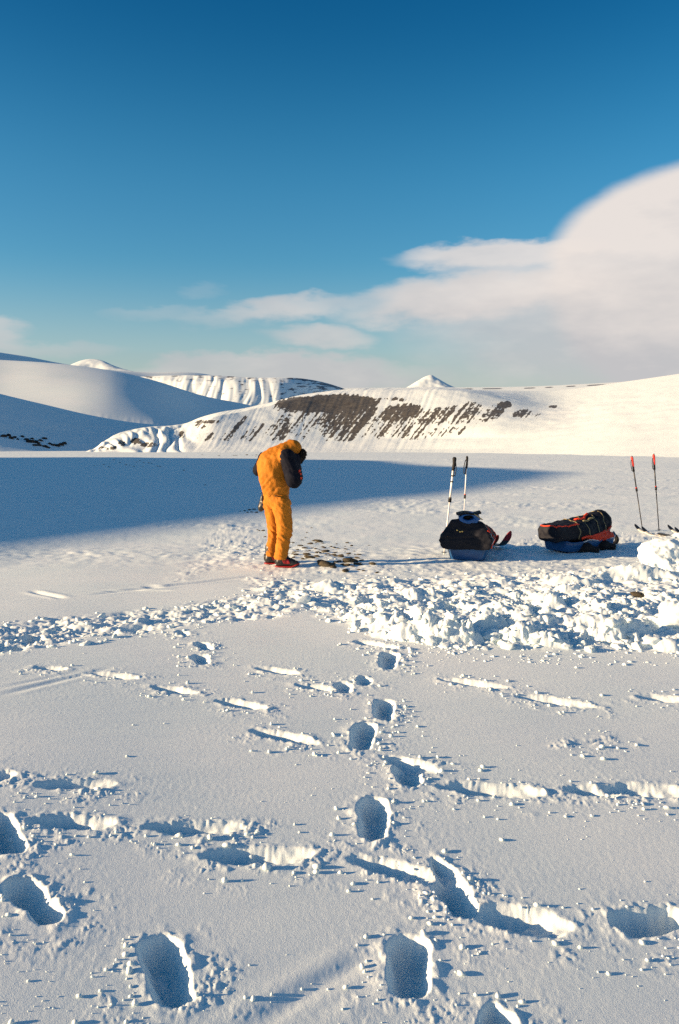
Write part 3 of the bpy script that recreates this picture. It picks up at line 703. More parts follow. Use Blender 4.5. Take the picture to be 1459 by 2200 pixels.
V, Fq = surface_nets(jacket_f, (-.42, -.36, .85), (.42, .42, 1.70), .0095)
mesh_obj('jacket', V, Fq, 'orange_cloth', person, label='mustard yellow hooded down jacket, back rounded')
def belt_f(X, Y, Z): return np.maximum(np.abs(jacket_f(X, Y, Z * 0 + pp(0, 1064)[2])) - .0045, np.abs(Z - pp(0, 1063.5)[2] + .04 * X) - .006)
ELR, ELL_ = np.array(pp(633, 1034, -.20)), np.array(pp(554, 1015, .20))
HANDS = np.array(pp(634, 1012, .22))
def sleeve_r(X, Y, Z):
    d = smin(cone(X, Y, Z, np.array(pp(618, 984, -.16)), ELR, .104, .100), cone(X, Y, Z, ELR, HANDS + np.array([.02, -.10, 0]), .088, .062), .04)
    d = smin(d, cone(X, Y, Z, pp(634, 990, -.06), pp(637, 1030, -.14), .075, .085), .05)
    return d + wr(X, Y, Z, .007, .07, 541, 1.0) + wr(X, Y, Z, .004, .03, 545)
V, Fq = surface_nets(sleeve_r, (-.12, -.42, .80), (.46, .30, 1.62), .0095)
slr = mesh_obj('sleeve', V, Fq, 'navy_cloth', person, label='near black sleeve bent at the elbow')
def sleeve_l(X, Y, Z):
    d = smin(cone(X, Y, Z, np.array(pp(566, 989, .19)), ELL_, .090, .080), cone(X, Y, Z, ELL_, HANDS + np.array([-.06, .06, 0]), .080, .060), .04)
    return d + wr(X, Y, Z, .007, .07, 551, 1.0) + wr(X, Y, Z, .004, .03, 555)
V, Fq = surface_nets(sleeve_l, (-.50, .02, .90), (.42, .52, 1.62), .0095)
mesh_obj('sleeve', V, Fq, 'navy_cloth', person, label='far black sleeve, elbow sticking out behind')
# small orange tabs on the near sleeve
for (x, y) in ((646.5, 1014), (647.5, 1022), (647, 1030)):
    q = snap(sleeve_r, pp(x - 2, y, -.20)); tV, tF = box_mesh(q, (.010, .022, .014)); mesh_obj('sleeve_patch', tV, tF, 'red_cord', slr, smooth=False)
# fur ruff round the hood
RCn = np.array(pp(642, 987, .07)); nrm = np.array([.72, .40, -.56]); nrm /= np.linalg.norm(nrm)
u1 = np.cross(nrm, (0, 0, 1)); u1 /= np.linalg.norm(u1); u2 = np.cross(nrm, u1)
def ruff_f(X, Y, Z):
    P = np.stack([X - RCn[0], Y - RCn[1], Z - RCn[2]], -1); h = P @ nrm; a = P @ u1; b = P @ u2
    d = np.sqrt((np.sqrt(a * a + b * b) - .082) ** 2 + h * h) - .046
    return d + .014 * perlin(np.arctan2(b, a) * 14, h / .02, 561) + .008 * perlin(X / .018, Z / .018, 562) + .008 * perlin(Y / .018, Z / .018, 563)
V, Fq = surface_nets(ruff_f, RCn - .19, RCn + .19, .007)
mesh_obj('fur_ruff', V, Fq, 'fur', person, label='dark fur trim round the hood')
# the body inside the clothes: one skin, head bowed, hands closed on the zip
HD = np.array(pp(632, 972, .06)); fdir = np.array([.66, .40, -.62]); fdir /= np.linalg.norm(fdir); fup = np.array([.55, .33, .77]); fup -= fdir * (fup @ fdir); fup /= np.linalg.norm(fup); fsd = np.cross(fup, fdir)
def body_f(X, Y, Z):
    d = cone(X, Y, Z, pp(593, 1070, .01), pp(590, 1010, .02), .125, .145)
    d = smin(d, cone(X, Y, Z, pp(590, 1008, .02), pp(606, 984, .02), .13, .07), .05)
    d = smin(d, cone(X, Y, Z, SHL, SHR, .055, .055), .05)
    d = smin(d, cone(X, Y, Z, pp(604, 985, .02), HD, .055, .055), .03)
    d = smin(d, cone(X, Y, Z, HD - fup * .03, HD + fup * .03, .062, .070), .03)
    d = smin(d, cone(X, Y, Z, HD + fdir * .055 + fup * .01, HD + fdir * .082 - fup * .018, .009, .015), .012)        # nose
    for sg in (-1, 1):
        d = smin(d, ell(X, Y, Z, tuple(HD + fsd * sg * .068 - fup * .005), (.014, .014, .026)), .008)               # ears
        d = smax(d, -ell(X, Y, Z, tuple(HD + fdir * .075 + fsd * sg * .028 + fup * .012), (.014, .014, .010)), .008)   # eye sockets
    for a, b, c, wristo in ((SHL, ELL_, HANDS + np.array([-.05, .05, 0]), 1), (np.array(pp(618, 984, -.16)), ELR, HANDS + np.array([.02, -.09, 0]), -1)):
        d = smin(d, cone(X, Y, Z, a, b, .052, .042), .03); d = smin(d, cone(X, Y, Z, b, c, .042, .028), .02)
        fd = HANDS - c; fd = fd / np.linalg.norm(fd); sd = np.cross(fd, (0, 0, 1))
        d = smin(d, cone(X, Y, Z, c, c + fd * .06, .030, .034), .015)
        for k, ln in enumerate((.055, .065, .06, .048)):
            z0 = c + fd * .065 + np.array([0, 0, .028 - .019 * k]); m = z0 + fd * ln * .6; e = m + (fd * .3 + sd * wristo * .8) * ln * .6
            d = np.minimum(d, np.minimum(cone(X, Y, Z, z0, m, .009, .0085), cone(X, Y, Z, m, e, .0085, .008)))
        th = c + fd * .02 + np.array([0, 0, .028]); d = smin(d, cone(X, Y, Z, th, th + fd * .04 + np.array([0, 0, .03]), .012, .010), .008)
    d = smin(d, smin(cone(X, Y, Z, HL, KL, .08, .055), cone(X, Y, Z, KL, AL, .052, .04), .02), .03)
    d = smin(d, smin(cone(X, Y, Z, HR, KR, .08, .06), cone(X, Y, Z, KR, AR, .055, .045), .02), .03)
    for A_ in (AL, AR):
        d = smin(d, cone(X, Y, Z, A_, (A_[0] + .01, A_[1], .06), .04, .038), .02); d = smin(d, cone(X, Y, Z, (A_[0] - .01, A_[1], .055), (A_[0] + .14, A_[1], .045), .034, .026), .02)
    return d
V, Fq = surface_nets(body_f, (-.46, -.40, .0), (.44, .48, 1.72), .0115)
mesh_obj('body', V, Fq, 'skin', person)
# boots, toes pointing right
def boot(cx, cy, ang, lab):
    Rz = rot_z(ang)
    def up(X, Y, Z):
        d = cone(X, Y, Z, (0, 0, .21), (0, 0, .09), .073, .068)
        f = cone(X, Y, Z, (-.02, 0, .062), (.20, 0, .045), .060, .042)
        d = smin(d, f, .035); d = smin(d, cone(X, Y, Z, (.05, 0, .10), (.15, 0, .065), .05, .036), .03)
        return smax(d + .003 * perlin(X / .03, Z / .03, 571), .016 - Z, .006)
    V1, F1 = surface_nets(up, (-.12, -.11, 0), (.28, .11, .32), .008)
    b = mesh_obj('boot', V1 @ Rz.T + np.array([cx, cy, 0]), F1, 'black_leather', person, label=lab)
    def sole(X, Y, Z):
        r = .062 - .10 * np.clip(X - .12, 0, 1) * .8
        q = np.sqrt((X - np.clip(X, -.025, .195)) ** 2 + Y ** 2) - np.maximum(r, .04)
        return smax(q, np.abs(Z - .009 - .45 * np.clip(X - .15, 0, 1)) - .009, .006)
    V2, F2 = surface_nets(sole, (-.12, -.10, -.02), (.28, .10, .10), .007)
    mesh_obj('sole', V2 @ Rz.T + np.array([cx, cy, 0]), F2, 'red_rubber', b)
    def panel(X, Y, Z): return np.maximum(up(X, Y, Z) - .004, smax(np.abs(X - .075 + .5 * (Z - .08)) - .045, np.abs(Z - .080) - .032, .01))
    V3, F3 = surface_nets(panel, (-.05, -.11, .02), (.20, .11, .15), .007)
    mesh_obj('side_panel', V3 @ Rz.T + np.array([cx, cy, 0]), F3, 'red_rubber', b)
    def heel(X, Y, Z): return ell(X, Y, Z, (-.075, 0, .085), (.016, .035, .05))
    V4, F4 = surface_nets(heel, (-.12, -.06, .0), (-.03, .06, .16), .007)
    mesh_obj('heel_tab', V4 @ Rz.T + np.array([cx, cy, 0]), F4, 'black_leather', b)
boot(pp(606, 0)[0], -.10, math.radians(-9), 'near boot, black with red sole'); boot(pp(579, 0)[0], .15, math.radians(-2), 'far boot, black with red sole')
# mitten swinging from a cord
def mitt_f(X, Y, Z):
    d = cone(X, Y, Z, pp(563, 1070, .17), pp(560, 1095, .16), .030, .048)
    d = smin(d, cone(X, Y, Z, pp(560, 1093, .16), pp(558, 1100, .16), .046, .036), .02)
    d = smin(d, cone(X, Y, Z, pp(563, 1086, .13), pp(566, 1095, .11), .020, .018), .02)
    return d + wr(X, Y, Z, .004, .04, 581)
V, Fq = surface_nets(mitt_f, (-.40, .04, .6), (-.12, .26, 1.0), .008)
mt = mesh_obj('mitten', V, Fq, 'black_leather', person, label='black mitten hanging behind the hip')
tV, tF = tube([pp(563, 1070, .17), pp(562, 1064, .17), pp(565, 1061, .17), pp(572, 1057, .16)], .006); mesh_obj('cord', tV, tF, 'black_cloth', mt)
tV, tF = tube([pp(567, 1061, .17), pp(563, 1063, .17), pp(557, 1066.5, .17)], .005); mesh_obj('drawcord', tV, tF, 'black_cloth', person)
tV, tF = box_mesh(pp(596, 1067, -.178), (.020, .010, .006)); mesh_obj('hem_toggle', tV, tF, 'black_cloth', person)

# ------------------------------------------------------------------ sleds
def hull_mesh(L, wt, wbm, h, n=26, m=15):
    """pulk hull: rounded stern at y = 0, upturned bow at y = L; open dish with thickness"""
    out = []
    for k in range(n):
        s = k / (n - 1); yy = s * L
        pl = (1 - (1 - min(s / 0.14, 1)) ** 2.2) * 0.22 + 0.78 if s < .14 else 1.0
        nose = 1 - 0.80 * max(0, (s - 0.74) / 0.26) ** 2.0
        w1, w0 = wt / 2 * pl * nose, wbm / 2 * pl * nose
        rise = 0.10 * max(0, (s - 0.66) / 0.34) ** 2 + 0.03 * max(0, (.06 - s) / .06)
        prof = []
        for j in range(m):
            q = j / (m - 1) * 2 - 1; a = abs(q)
            if a < .55: x = a / .55 * w0; z = 0.012 * (a > .30) * (a < .42)
            else: e = (a - .55) / .45; x = w0 + (w1 - w0) * e ** .8; z = h * e ** 1.25
            prof.append((math.copysign(x, q), yy, rise + z * (1 - .35 * max(0, (s - .8) / .2))))
        out.append(prof)
    V = [p for pr in out for p in pr]; nb_ = len(V)
    V += [(p[0] * .965, p[1] * .985 + .01, p[2] + .012) for pr in out for p in pr]
    Fc = []
    for k in range(n - 1):
        for j in range(m - 1):
            a = k * m + j; Fc.append((a, a + m, a + m + 1, a + 1)); Fc.append((nb_ + a, nb_ + a + 1, nb_ + a + m + 1, nb_ + a + m))
        for j in (0, m - 1):
            a = k * m + j; q = (a, a + m, nb_ + a + m, nb_ + a); Fc.append(q[::-1] if j == 0 else q)
    for k in (0, n - 1):
        for j in range(m - 1):
            a = k * m + j; q = (a, a + 1, nb_ + a + 1, nb_ + a); Fc.append(q if k == 0 else q[::-1])
    Fc.append(tuple(range(m))[::-1] if False else tuple(range(m)))
    rim = [[out[k][j] for k in range(n)] for j in (0, m - 1)]
    return V, Fc, rim
def place(o_name, px, py, ang, **kw):
    P = ground_at(px, py); P[2] = ground_z(P[0], P[1]); e = empty(o_name, P, **kw); e.rotation_euler = (0, 0, ang); return e
# --- sled seen from its stern
s1 = place('cargo_sled', 1003, 1206, math.radians(-13), label='blue sled loaded with a square black bag, seen end on, nearer the person', category='sled')
s1.location.z -= .015
V, Fc, rim = hull_mesh(1.4, .58, .46, .185)
hull1 = mesh_obj('hull', V, Fc, 'blue_plastic', s1, label='bright blue plastic sled hull')
for r_ in rim:
    tV, tF = tube(r_, .011); mesh_obj('rim', tV, tF, 'blue_plastic', hull1)
def bag1_f(X, Y, Z):
    zz = Z - .02 * np.sin(X * 6) * 0
    top = .545 - .26 * np.clip(Y - .18, 0, 2) + .035 * np.cos((X + .05) * 7)
    d = Z - top
    d = smax(d, .165 - Z, .03)
    ax_ = np.abs(X + .01)
    d = smax(d, (ax_ - .385 + .60 * np.maximum(Z - .30, 0) * 1.1) * .88, .018)
    d = smax(d, (ax_ - .345 - .45 * (Z - .20)) * .9, .02)
    d = smax(d, (-.02 + .16 * np.maximum(Z - .34, 0) * 2.0 - .12 * np.maximum(.30 - Z, 0) - Y) * .95, .03)
    d = smax(d, Y - .86, .05)
    fold = wr(X, Y, Z, .014, .20, 601, .5) + wr(X, Y, Z, .008, .07, 605, -.7)
    sag = .014 * np.exp(-((Z - .33 - .05 * X) / .012) ** 2)
    return d + fold + sag
V, Fq = surface_nets(bag1_f, (-.50, -.16, .10), (.50, 1.30, .64), .0125)
bag1 = mesh_obj('cargo_bag', V, Fq, 'bag_cloth', s1, label='square black expedition bag')
def strap_line(f, pts, r, name, mat, parent, n=6, lift=.003):
    P = [snap(f, p) for p in pts]; tV, tF = tube(P, r, n); return mesh_obj(name, tV, tF, mat, parent)
def dense(pts, m=8):
    pts = np.array(pts, float); return [pts[i] + (pts[i + 1] - pts[i]) * k / m for i in range(len(pts) - 1) for k in range(m)] + [pts[-1]]
for yv in (.26, .62):
    ring = []
    for k in range(25):
        a = math.radians(-35 + 250 * k / 24); c = np.array([0, yv, .33]); ring.append(snap(bag1_f, c + np.array([math.cos(a) * .40, 0, math.sin(a) * .22])))
    tV, tF = tube(ring, .007, 6); mesh_obj('strap', tV, tF, 'red_cord', bag1)
strap_line(bag1_f, dense([(.36, .04, .22), (.40, .10, .30), (.36, .16, .40)]), .006, 'cord', 'white_rope', bag1)
strap_line(bag1_f, dense([(.37, .02, .19), (.40, .10, .26), (.41, .28, .28)]), .013, 'red_strap', 'red_cord', bag1)
strap_line(bag1_f, dense([(.30, .03, .45), (.33, .06, .42), (.31, .1, .46)]), .011, 'red_strap', 'red_cord', bag1)
for (x, z) in ((-.135, .432), (-.095, .413), (-.065, .418)):
    q = snap(bag1_f, (x, 0.0, z)); o = ell
    V, Fq = surface_nets(lambda X, Y, Z: ell(X, Y, Z, tuple(q), (.014, .012, .013)), q - .03, q + .03, .006); mesh_obj('buckle', V, Fq, 'brass', bag1)
# --- open blue stuff sack lying on it
q = snap(bag1_f, (.02, .16, .56))
Ms = s1.matrix_basis
sk = empty('stuff_sack', Ms @ Vector(q), label='small blue stuff sack lying open on top of the square black bag', category='bag'); sk.rotation_euler = (0, 0, math.radians(-6)); sk.scale = (1.18, 1.0, .95); sk.location.z -= .022
def sack_f(X, Y, Z):
    ay = np.clip(Y, -.14, .22); zc = .050 - .02 * (Y < 0) * (-Y) / .14
    rr = .098 - .10 * np.maximum(Y - .05, 0) ** 1.2
    d = np.sqrt((X * .80) ** 2 + ((Z - zc) * 1.35) ** 2 + (np.maximum(Y - .14, 0)) ** 2) - rr
    d = smax(d, -.145 - Y - .10 * (Z - .05), .008)
    d = d + wr(X, Y, Z, .007, .06, 611, .5) + wr(X, Y, Z, .004, .03, 612)
    mouth = np.sqrt((X * .95 + .012) ** 2 + ((Z - zc - .016) * 1.7) ** 2) - .062
    mouth = smax(mouth, Y - .05, .02)
    return smax(d, -mouth, .008)
V, Fq = surface_nets(sack_f, (-.18, -.22, -.08), (.18, .30, .20), .008)
sko = mesh_obj('sack', V, Fq, 'blue_sack', sk)
V, Fq = surface_nets(lambda X, Y, Z: ell(X, Y, Z, (-.012, -.02, .052), (.062, .06, .036)), (-.1, -.1, 0), (.1, .06, .11), .008); mesh_obj('mouth_shade', V, Fq, 'black_cloth', sko)  # black filler ellipsoid painting the shade inside the open mouth
V, Fq = surface_nets(lambda X, Y, Z: smax(smax(np.abs(Z - .106 - .05 * X + .01 * np.sin(X * 30)) - .014, np.abs(X + .005) - .145, .01), np.abs(Y + .02) - .15, .02), (-.2, -.2, .08), (.2, .2, .16), .008)
mesh_obj('flap', V, Fq, 'black_cloth', sk, label='black flap across its mouth')
tV, tF = tube(dense([(.055, -.165, .105), (.085, -.175, .085), (.115, -.165, .055), (.15, -.12, .02)], 4), .008); mesh_obj('drawcord', tV, tF, 'khaki_strap', sk)
# --- second sled, seen from the side
A2 = math.radians(36)
s2 = place('cargo_sled', 1192, 1187, A2 - math.pi / 2, label='blue sled with a long dark bag tied down by cords, beside the black overboots', category='sled')
s2.location.z += .01
V, Fc, rim = hull_mesh(1.36, .52, .40, .145)
hull2 = mesh_obj('hull', V, Fc, 'blue_plastic', s2, label='blue plastic sled hull with white rope')
for r_ in rim:
    tV, tF = tube(r_, .011); mesh_obj('rim', tV, tF, 'blue_plastic', hull2)
def bag2_f(X, Y, Z):
    # local y runs along the sled, near end at y < 0
    d = smax(smax(np.abs(X) - .20 + .25 * np.maximum(Z - .32, 0), np.abs(Z - .290) - .125, .05), np.abs(Y - .14) - .30, .05)
    d = smin(d, ell(X, Y, Z, (0, .50, .285), (.25, .42, .17)), .08)
    d = smin(d, cone(X, Y, Z, (0, .62, .31), (0, 1.06, .375), .17, .195), .09)
    d = smin(d, ell(X, Y, Z, (0, .75, .24), (.25, .45, .10)), .06)
    cin = sum(np.exp(-((Y - c - .25 * X) / .028) ** 2) for c in (.34, .56, .80, 1.0))
    return d + .008 * cin + wr(X, Y, Z, .015, .16, 621, .8) + wr(X, Y, Z, .007, .05, 625, -.4)
V, Fq = surface_nets(bag2_f, (-.36, -.26, .08), (.36, 1.38, .66), .0125)
bag2 = mesh_obj('cargo_bag', V, Fq, 'bag_cloth', s2, label='long dark padded bag lashed with cords')
def bag_ring(yv, a0, a1, r, mat, name, lean=0.25):
    ring = []
    for k in range(22):
        a = math.radians(a0 + (a1 - a0) * k / 21); x = math.cos(a) * .28
        ring.append(snap(bag2_f, (x, yv - lean * x, .31 + math.sin(a) * .22)))
    tV, tF = tube(ring, r, 6); mesh_obj(name, tV, tF, mat, bag2)
for yv in (.34, .56, .80, 1.0): bag_ring(yv, -40, 215, .0065, 'khaki_strap', 'lashing_cord')
def sidepts(x, pts): return dense([(x, a, b) for a, b in pts], 6)
strap_line(bag2_f, dense([(.17, -.17, .42), (.19, .0, .42), (.20, .15, .41), (.20, .32, .42)], 5), .013, 'red_piping', 'red_cord', bag2)
strap_line(bag2_f, dense([(-.15, -.18, .42), (.17, -.18, .42)], 4), .011, 'red_piping', 'red_cord', bag2)
strap_line(bag2_f, dense([(.06, .40, .50), (.10, .53, .52), (.05, .66, .52), (.0, .78, .54)], 5), .020, 'red_strap', 'red_cord', bag2)
strap_line(bag2_f, dense([(.14, .50, .47), (.16, .62, .48), (.14, .74, .50)], 5), .016, 'khaki_strap', 'khaki_strap', bag2)
strap_line(bag2_f, dense([(.26, .34, .19), (.27, .55, .22), (.26, .80, .25), (.24, 1.0, .27), (.22, 1.16, .30)], 5), .022, 'red_strap', 'red_cord', bag2)
V, Fq = surface_nets(lambda X, Y, Z: ell(X, Y, Z, (.205, .82, .19), (.085, .34, .075)) + wr(X, Y, Z, .010, .06, 631), (.05, .40, .06), (.36, 1.26, .34), .011)
mesh_obj('red_cover', V, Fq, 'red_cord', bag2, label='red cover flap showing under the bag')
rp = [(p[0] * 1.02, p[1], p[2] + .012 + .012 * math.sin(p[1] * 16)) for p in rim[1]][6:]
tV, tF = tube(rp, .008); mesh_obj('rope', tV, tF, 'white_rope', s2, label='white rope along the rim')
# trace rope off the bow
# --- black overboots in front of it
def overboot(px, py, ang, ln, seed, lab):
    e = place('overboot', px, py, ang, label=lab, category='boot', group='black overboots on the snow'); e.scale = (1.1, 1.15, 1.05); e.location.z += .012
    def f(X, Y, Z):
        d = cone(X, Y, Z, (-ln / 2, 0, .055), (ln * .15, .0, .065), .060, .068)
        d = smin(d, cone(X, Y, Z, (ln * .1, 0, .055), (ln / 2, .01, .040), .058, .042), .04)
        return d + wr(X, Y, Z, .008, .07, seed)
    V, Fq = surface_nets(f, (-ln, -.14, -.04), (ln, .14, .18), .010); mesh_obj('upper', V, Fq, 'black_cloth', e)
    V, Fq = surface_nets(lambda X, Y, Z: smax(np.sqrt((X - np.clip(X, -ln * .45, ln * .45)) ** 2 + Y ** 2) - .055, np.abs(Z - .008) - .012, .006), (-ln, -.12, -.03), (ln, .12, .05), .009)
    mesh_obj('sole', V, Fq, 'grip_black', e)
overboot(1254, 1186, math.radians(-22), .33, 641, 'black overboot lying nearest the camera, in front of the blue hull')
overboot(1291, 1181, math.radians(-12), .32, 645, 'black overboot lying further right, by the end of the blue hull')
# --- padded hip belt of the pulling harness
P = ground_at(1314, 1168); P[2] = ground_z(P[0], P[1])
hb = empty('harness_belt', P, label='black padded harness belt curled up at the right end of the second sled', category='harness')
ring = [(.085 * math.cos(a), .05 * math.sin(a) * .8, .085 + .075 * math.sin(a)) for a in np.linspace(-2.6, 1.9, 22)]
tV, tF = tube(ring, np.interp(np.linspace(0, 1, 22), [0, .5, 1], [.022, .036, .026]), 10); mesh_obj('padded_belt', tV, tF, 'black_cloth', hb)
tV, tF = tube(dense([(-.06, -.04, .05), (-.10, -.07, .03), (-.05, -.12, .012), (.06, -.14, .012)], 5), .007); mesh_obj('trace_cord', tV, tF, 'white_rope', hb)

# ------------------------------------------------------------------ skis and poles
def ski(name, tip_px, tail_dir, mat_top, mat_tip, lab, L=1.75, group=None, curl=.14, lift=0.0, w=.075, tip_len=.14):
    P = ground_at(*tip_px); P[2] = ground_z(P[0], P[1]) + lift; ang = math.atan2(-tail_dir[1], -tail_dir[0])
    e = empty(name, P, label=lab, category='ski'); e.rotation_euler = (0, 0, ang)
    if group: e['group'] = group
    def strip(x0, x1, n):
        V = []; Fc = []
        for k in range(n):
            x = x0 + (x1 - x0) * k / (n - 1); s = max(0, (x + .30) / .30); z = curl * s ** 1.9 + .012
            ww = w / 2 * (1 - .12 * np.clip((x + 1.2) / .6, 0, 1) * (x < -.6)); ww *= math.sqrt(max(0.02, 1 - max(0, (x + .11) / .11) ** 2)) if x > -.11 else 1
            th = .010
            V += [(x, -ww, z - th), (x, ww, z - th), (x, ww, z + th * .4), (x, 0, z + th), (x, -ww, z + th * .4)]
        for k in range(n - 1):
            for j in range(5): a = k * 5 + j; b = k * 5 + (j + 1) % 5; Fc.append((a, b, b + 5, a + 5))
        Fc += [(4, 3, 2, 1, 0), tuple((n - 1) * 5 + j for j in range(5))]
        return V, Fc
    V, Fc = strip(-L, -tip_len, 30); mesh_obj('ski_body', V, Fc, mat_top, e, smooth=False)
    V, Fc = strip(-tip_len, 0, 14); mesh_obj('ski_tip', V, Fc, mat_tip, e, smooth=False)
    V, Fc = box_mesh((-L * .5, 0, .035), (.13, .032, .016)); mesh_obj('binding', V, Fc, 'ski_black', e, smooth=False)
    return e
# pair with red tips behind the first sled
ski('ski', (1070, 1182), (-.40, .917), 'ski_black', 'red_rubber', 'black ski with red tip, closer to the first sled', L=1.3, group='red tipped skis', curl=.20, lift=.03, w=.12, tip_len=.11)
ski('ski', (1097, 1184), (-.40, .917), 'ski_black', 'red_rubber', 'black ski with red tip reaching furthest right of the first sled', L=1.3, group='red tipped skis', curl=.25, lift=.03, w=.13, tip_len=.11)
# two pairs with black tips by the red gripped poles
for (tp, td, lab) in (((1364, 1141), (.24, -.97), 'ski with black tip, leftmost of the four by the red poles'), ((1379, 1147), (.22, -.975), 'ski with black tip between the two red gripped poles, left pair'),
                      ((1435, 1143), (.26, -.965), 'ski with black tip, just right of the red gripped poles'), ((1450, 1149), (.24, -.97), 'ski with black tip nearest the right edge of the picture')):
    ski('ski', tp, td, 'ski_top', 'ski_black', lab, L=1.7, group='skis lying by the red gripped poles', curl=.11, lift=.005)
def ski_pole(base, top, mats, lab, group, bend=0, r=.008, strap=1):
    P = ground_at(*base); P[2] = ground_z(P[0], P[1]); h = (base[1] - top[1]) * P[1] / F
    T = np.array([(top[0] - base[0]) * P[1] / F, .02, h])
    e = empty('ski_pole', P - np.array([0, 0, .0]), label=lab, category='ski pole', group=group); u = T / np.linalg.norm(T); L = np.linalg.norm(T)
    at = lambda s: u * L * s
    def seg(s0, s1, r0, r1, mat, nm, n=10, k=2):
        tV, tF = tube([at(s0 + (s1 - s0) * i / (k - 1)) for i in range(k)], np.linspace(r0, r1, k), n); return mesh_obj(nm, tV, tF, mat, e)
    shaft, grip, hi = mats
    seg(-.06, .55, r * .75, r * .9, shaft, 'lower_shaft'); seg(.55, .86, r * 1.05, r * 1.15, shaft, 'upper_shaft')
    lk = seg(.535, .575, r * 1.9, r * 1.9, 'grip_black', 'lock_collar'); seg(.577, .585, r * 1.6, r * 1.6, hi, 'lock_ring')
    if strap == 2:
        for s in (.80, .86, .74): seg(s, s + .012, r * 1.7, r * 1.7, 'grip_black', 'tape_band')
    # grip: shaped handle with a knob
    ss = np.linspace(.86, 1.0, 12); rr = np.interp(ss, [.86, .88, .93, .965, .985, 1.0], [r * 1.5, r * 1.9, r * 1.75, r * 2.1, r * 2.4, r * 1.2])
    tV, tF = tube([at(s) + np.array([.006 * math.sin((s - .86) * 22), 0, 0]) for s in ss], rr, 10); g = mesh_obj('grip', tV, tF, grip, e)
    if hi == 'grip_red':
        seg(.80, .862, r * 1.7, r * 1.75, 'grip_black', 'grip_extension'); k0 = at(1.0); tV, tF = tube([k0 - u * .01, k0 + u * .012 + np.array([.012, 0, 0])], [.014, .012], 8); mesh_obj('knob', tV, tF, 'grip_black', g)
    sg = -1 if strap != 2 else 1
    lp = [at(.975), at(.94) + np.array([sg * .028, -.01, 0]), at(.88) + np.array([sg * .042, -.015, 0]), at(.815) + np.array([sg * .038, -.012, 0]), at(.80) + np.array([sg * .015, -.01, 0]), at(.87) + np.array([sg * .014, -.012, 0]), at(.96)]
    tV, tF = tube(dense(lp, 4), .0065, 6); mesh_obj('wrist_strap', tV, tF, 'grip_black', g)
    # basket
    b0 = at(.015); tV = [b0]; n = 14
    tV += [b0 + np.array([math.cos(2 * math.pi * i / n) * .042, math.sin(2 * math.pi * i / n) * .042, .008]) for i in range(n)] + [b0 + np.array([0, 0, .016])]
    tF = [(0, 1 + (i + 1) % n, 1 + i) for i in range(n)] + [(n + 1, 1 + i, 1 + (i + 1) % n) for i in range(n)]
    mesh_obj('basket', tV, tF, 'grip_black', e)
    return e
ski_pole((954, 1190), (977, 981), ('pole_white', 'grip_black', 'grip_black'), 'white ski pole with black grip, left one behind the square bag', 'white ski poles', r=.0135, strap=2)
ski_pole((993, 1178), (1004, 981), ('pole_white', 'grip_black', 'grip_red') if False else ('pole_white', 'grip_black', 'red_cord'), 'thin white ski pole with black grip, right one behind the square bag', 'white ski poles', r=.0085)
ski_pole((1381, 1142), (1358, 982), ('pole_black', 'grip_red', 'grip_red'), 'black ski pole with red grip leaning left, by the black ski tips', 'red gripped ski poles', r=.0105)
ski_pole((1416, 1141), (1405, 977), ('pole_black', 'grip_red', 'grip_red'), 'black ski pole with red grip, rightmost and nearly upright', 'red gripped ski poles', r=.0105)

# ------------------------------------------------------------------ stones
def ico(sub):
    import bmesh
    bm = bmesh.new(); bmesh.ops.create_icosphere(bm, subdivisions=sub, radius=1.0); bm.verts.ensure_lookup_table()
    V = np.array([v.co[:] for v in bm.verts]); Fc = np.array([[v.index for v in f.verts] for f in bm.faces]); bm.free(); return V, Fc
I1, I2, I3 = ico(1), ico(2), ico(3)
def lump(I, seed, amp, ang=0.0, fine=0.0):
    V = I[0].copy(); s = seed * 13.7
    n = perlin(V[:, 0] * 1.3 + s, V[:, 1] * 1.3 + V[:, 2] * .9, seed) + 0.6 * perlin(V[:, 1] * 2.3 + s, V[:, 2] * 2.3 - V[:, 0] * 1.1, seed + 1)
    V = V * (1 + amp * n)[:, None]
    if fine: V = V * (1 + fine * (perlin(V[:, 0] * 5 + s, V[:, 1] * 5 + V[:, 2] * 3, seed + 4) + .6 * perlin(V[:, 2] * 9, V[:, 1] * 9 - V[:, 0] * 6 + s, seed + 5)))[:, None]
    rg = np.random.default_rng(seed)
    for _ in range(int(ang)):                                   # chop flat facets
        d = rg.normal(size=3); d /= np.linalg.norm(d); h = V @ d; c = rg.uniform(.55, .8)
        V -= np.outer(np.maximum(h - c, 0) * .85, d)
    return V
stone_me = []
for k in range(7):
    o = mesh_obj('stone_shape', lump(I2, 40 + k, .30, 7), I2[1], 'stone', smooth=True); stone_me.append(o.data); bpy.data.objects.remove(o)
def stone(px, py, wpx, hf, lab, grp, k=0, sink=.25, mat=None):
    P = ground_at(px, py); w = wpx * P[1] / F / 2; z = ground_z(P[0], P[1])
    o = bpy.data.objects.new('stone', stone_me[k % 7]); C.objects.link(o)
    rg = random.Random(int(px * 7 + py * 3)); o.scale = (w * 1.1, w * rg.uniform(.6, .95), w * hf * .8); o.rotation_euler = (rg.uniform(-.2, .2), rg.uniform(-.2, .2), rg.uniform(-.4, .4) + (math.pi if rg.random() < .5 else 0))
    o.location = (P[0], P[1], z + w * hf * (1 - sink) * .6)
    o['label'] = lab; o['category'] = 'stone'
    if grp: o['group'] = grp
    return o
def c5(x, y): return 600 + x / 4.053, 1080 + y / 4.053
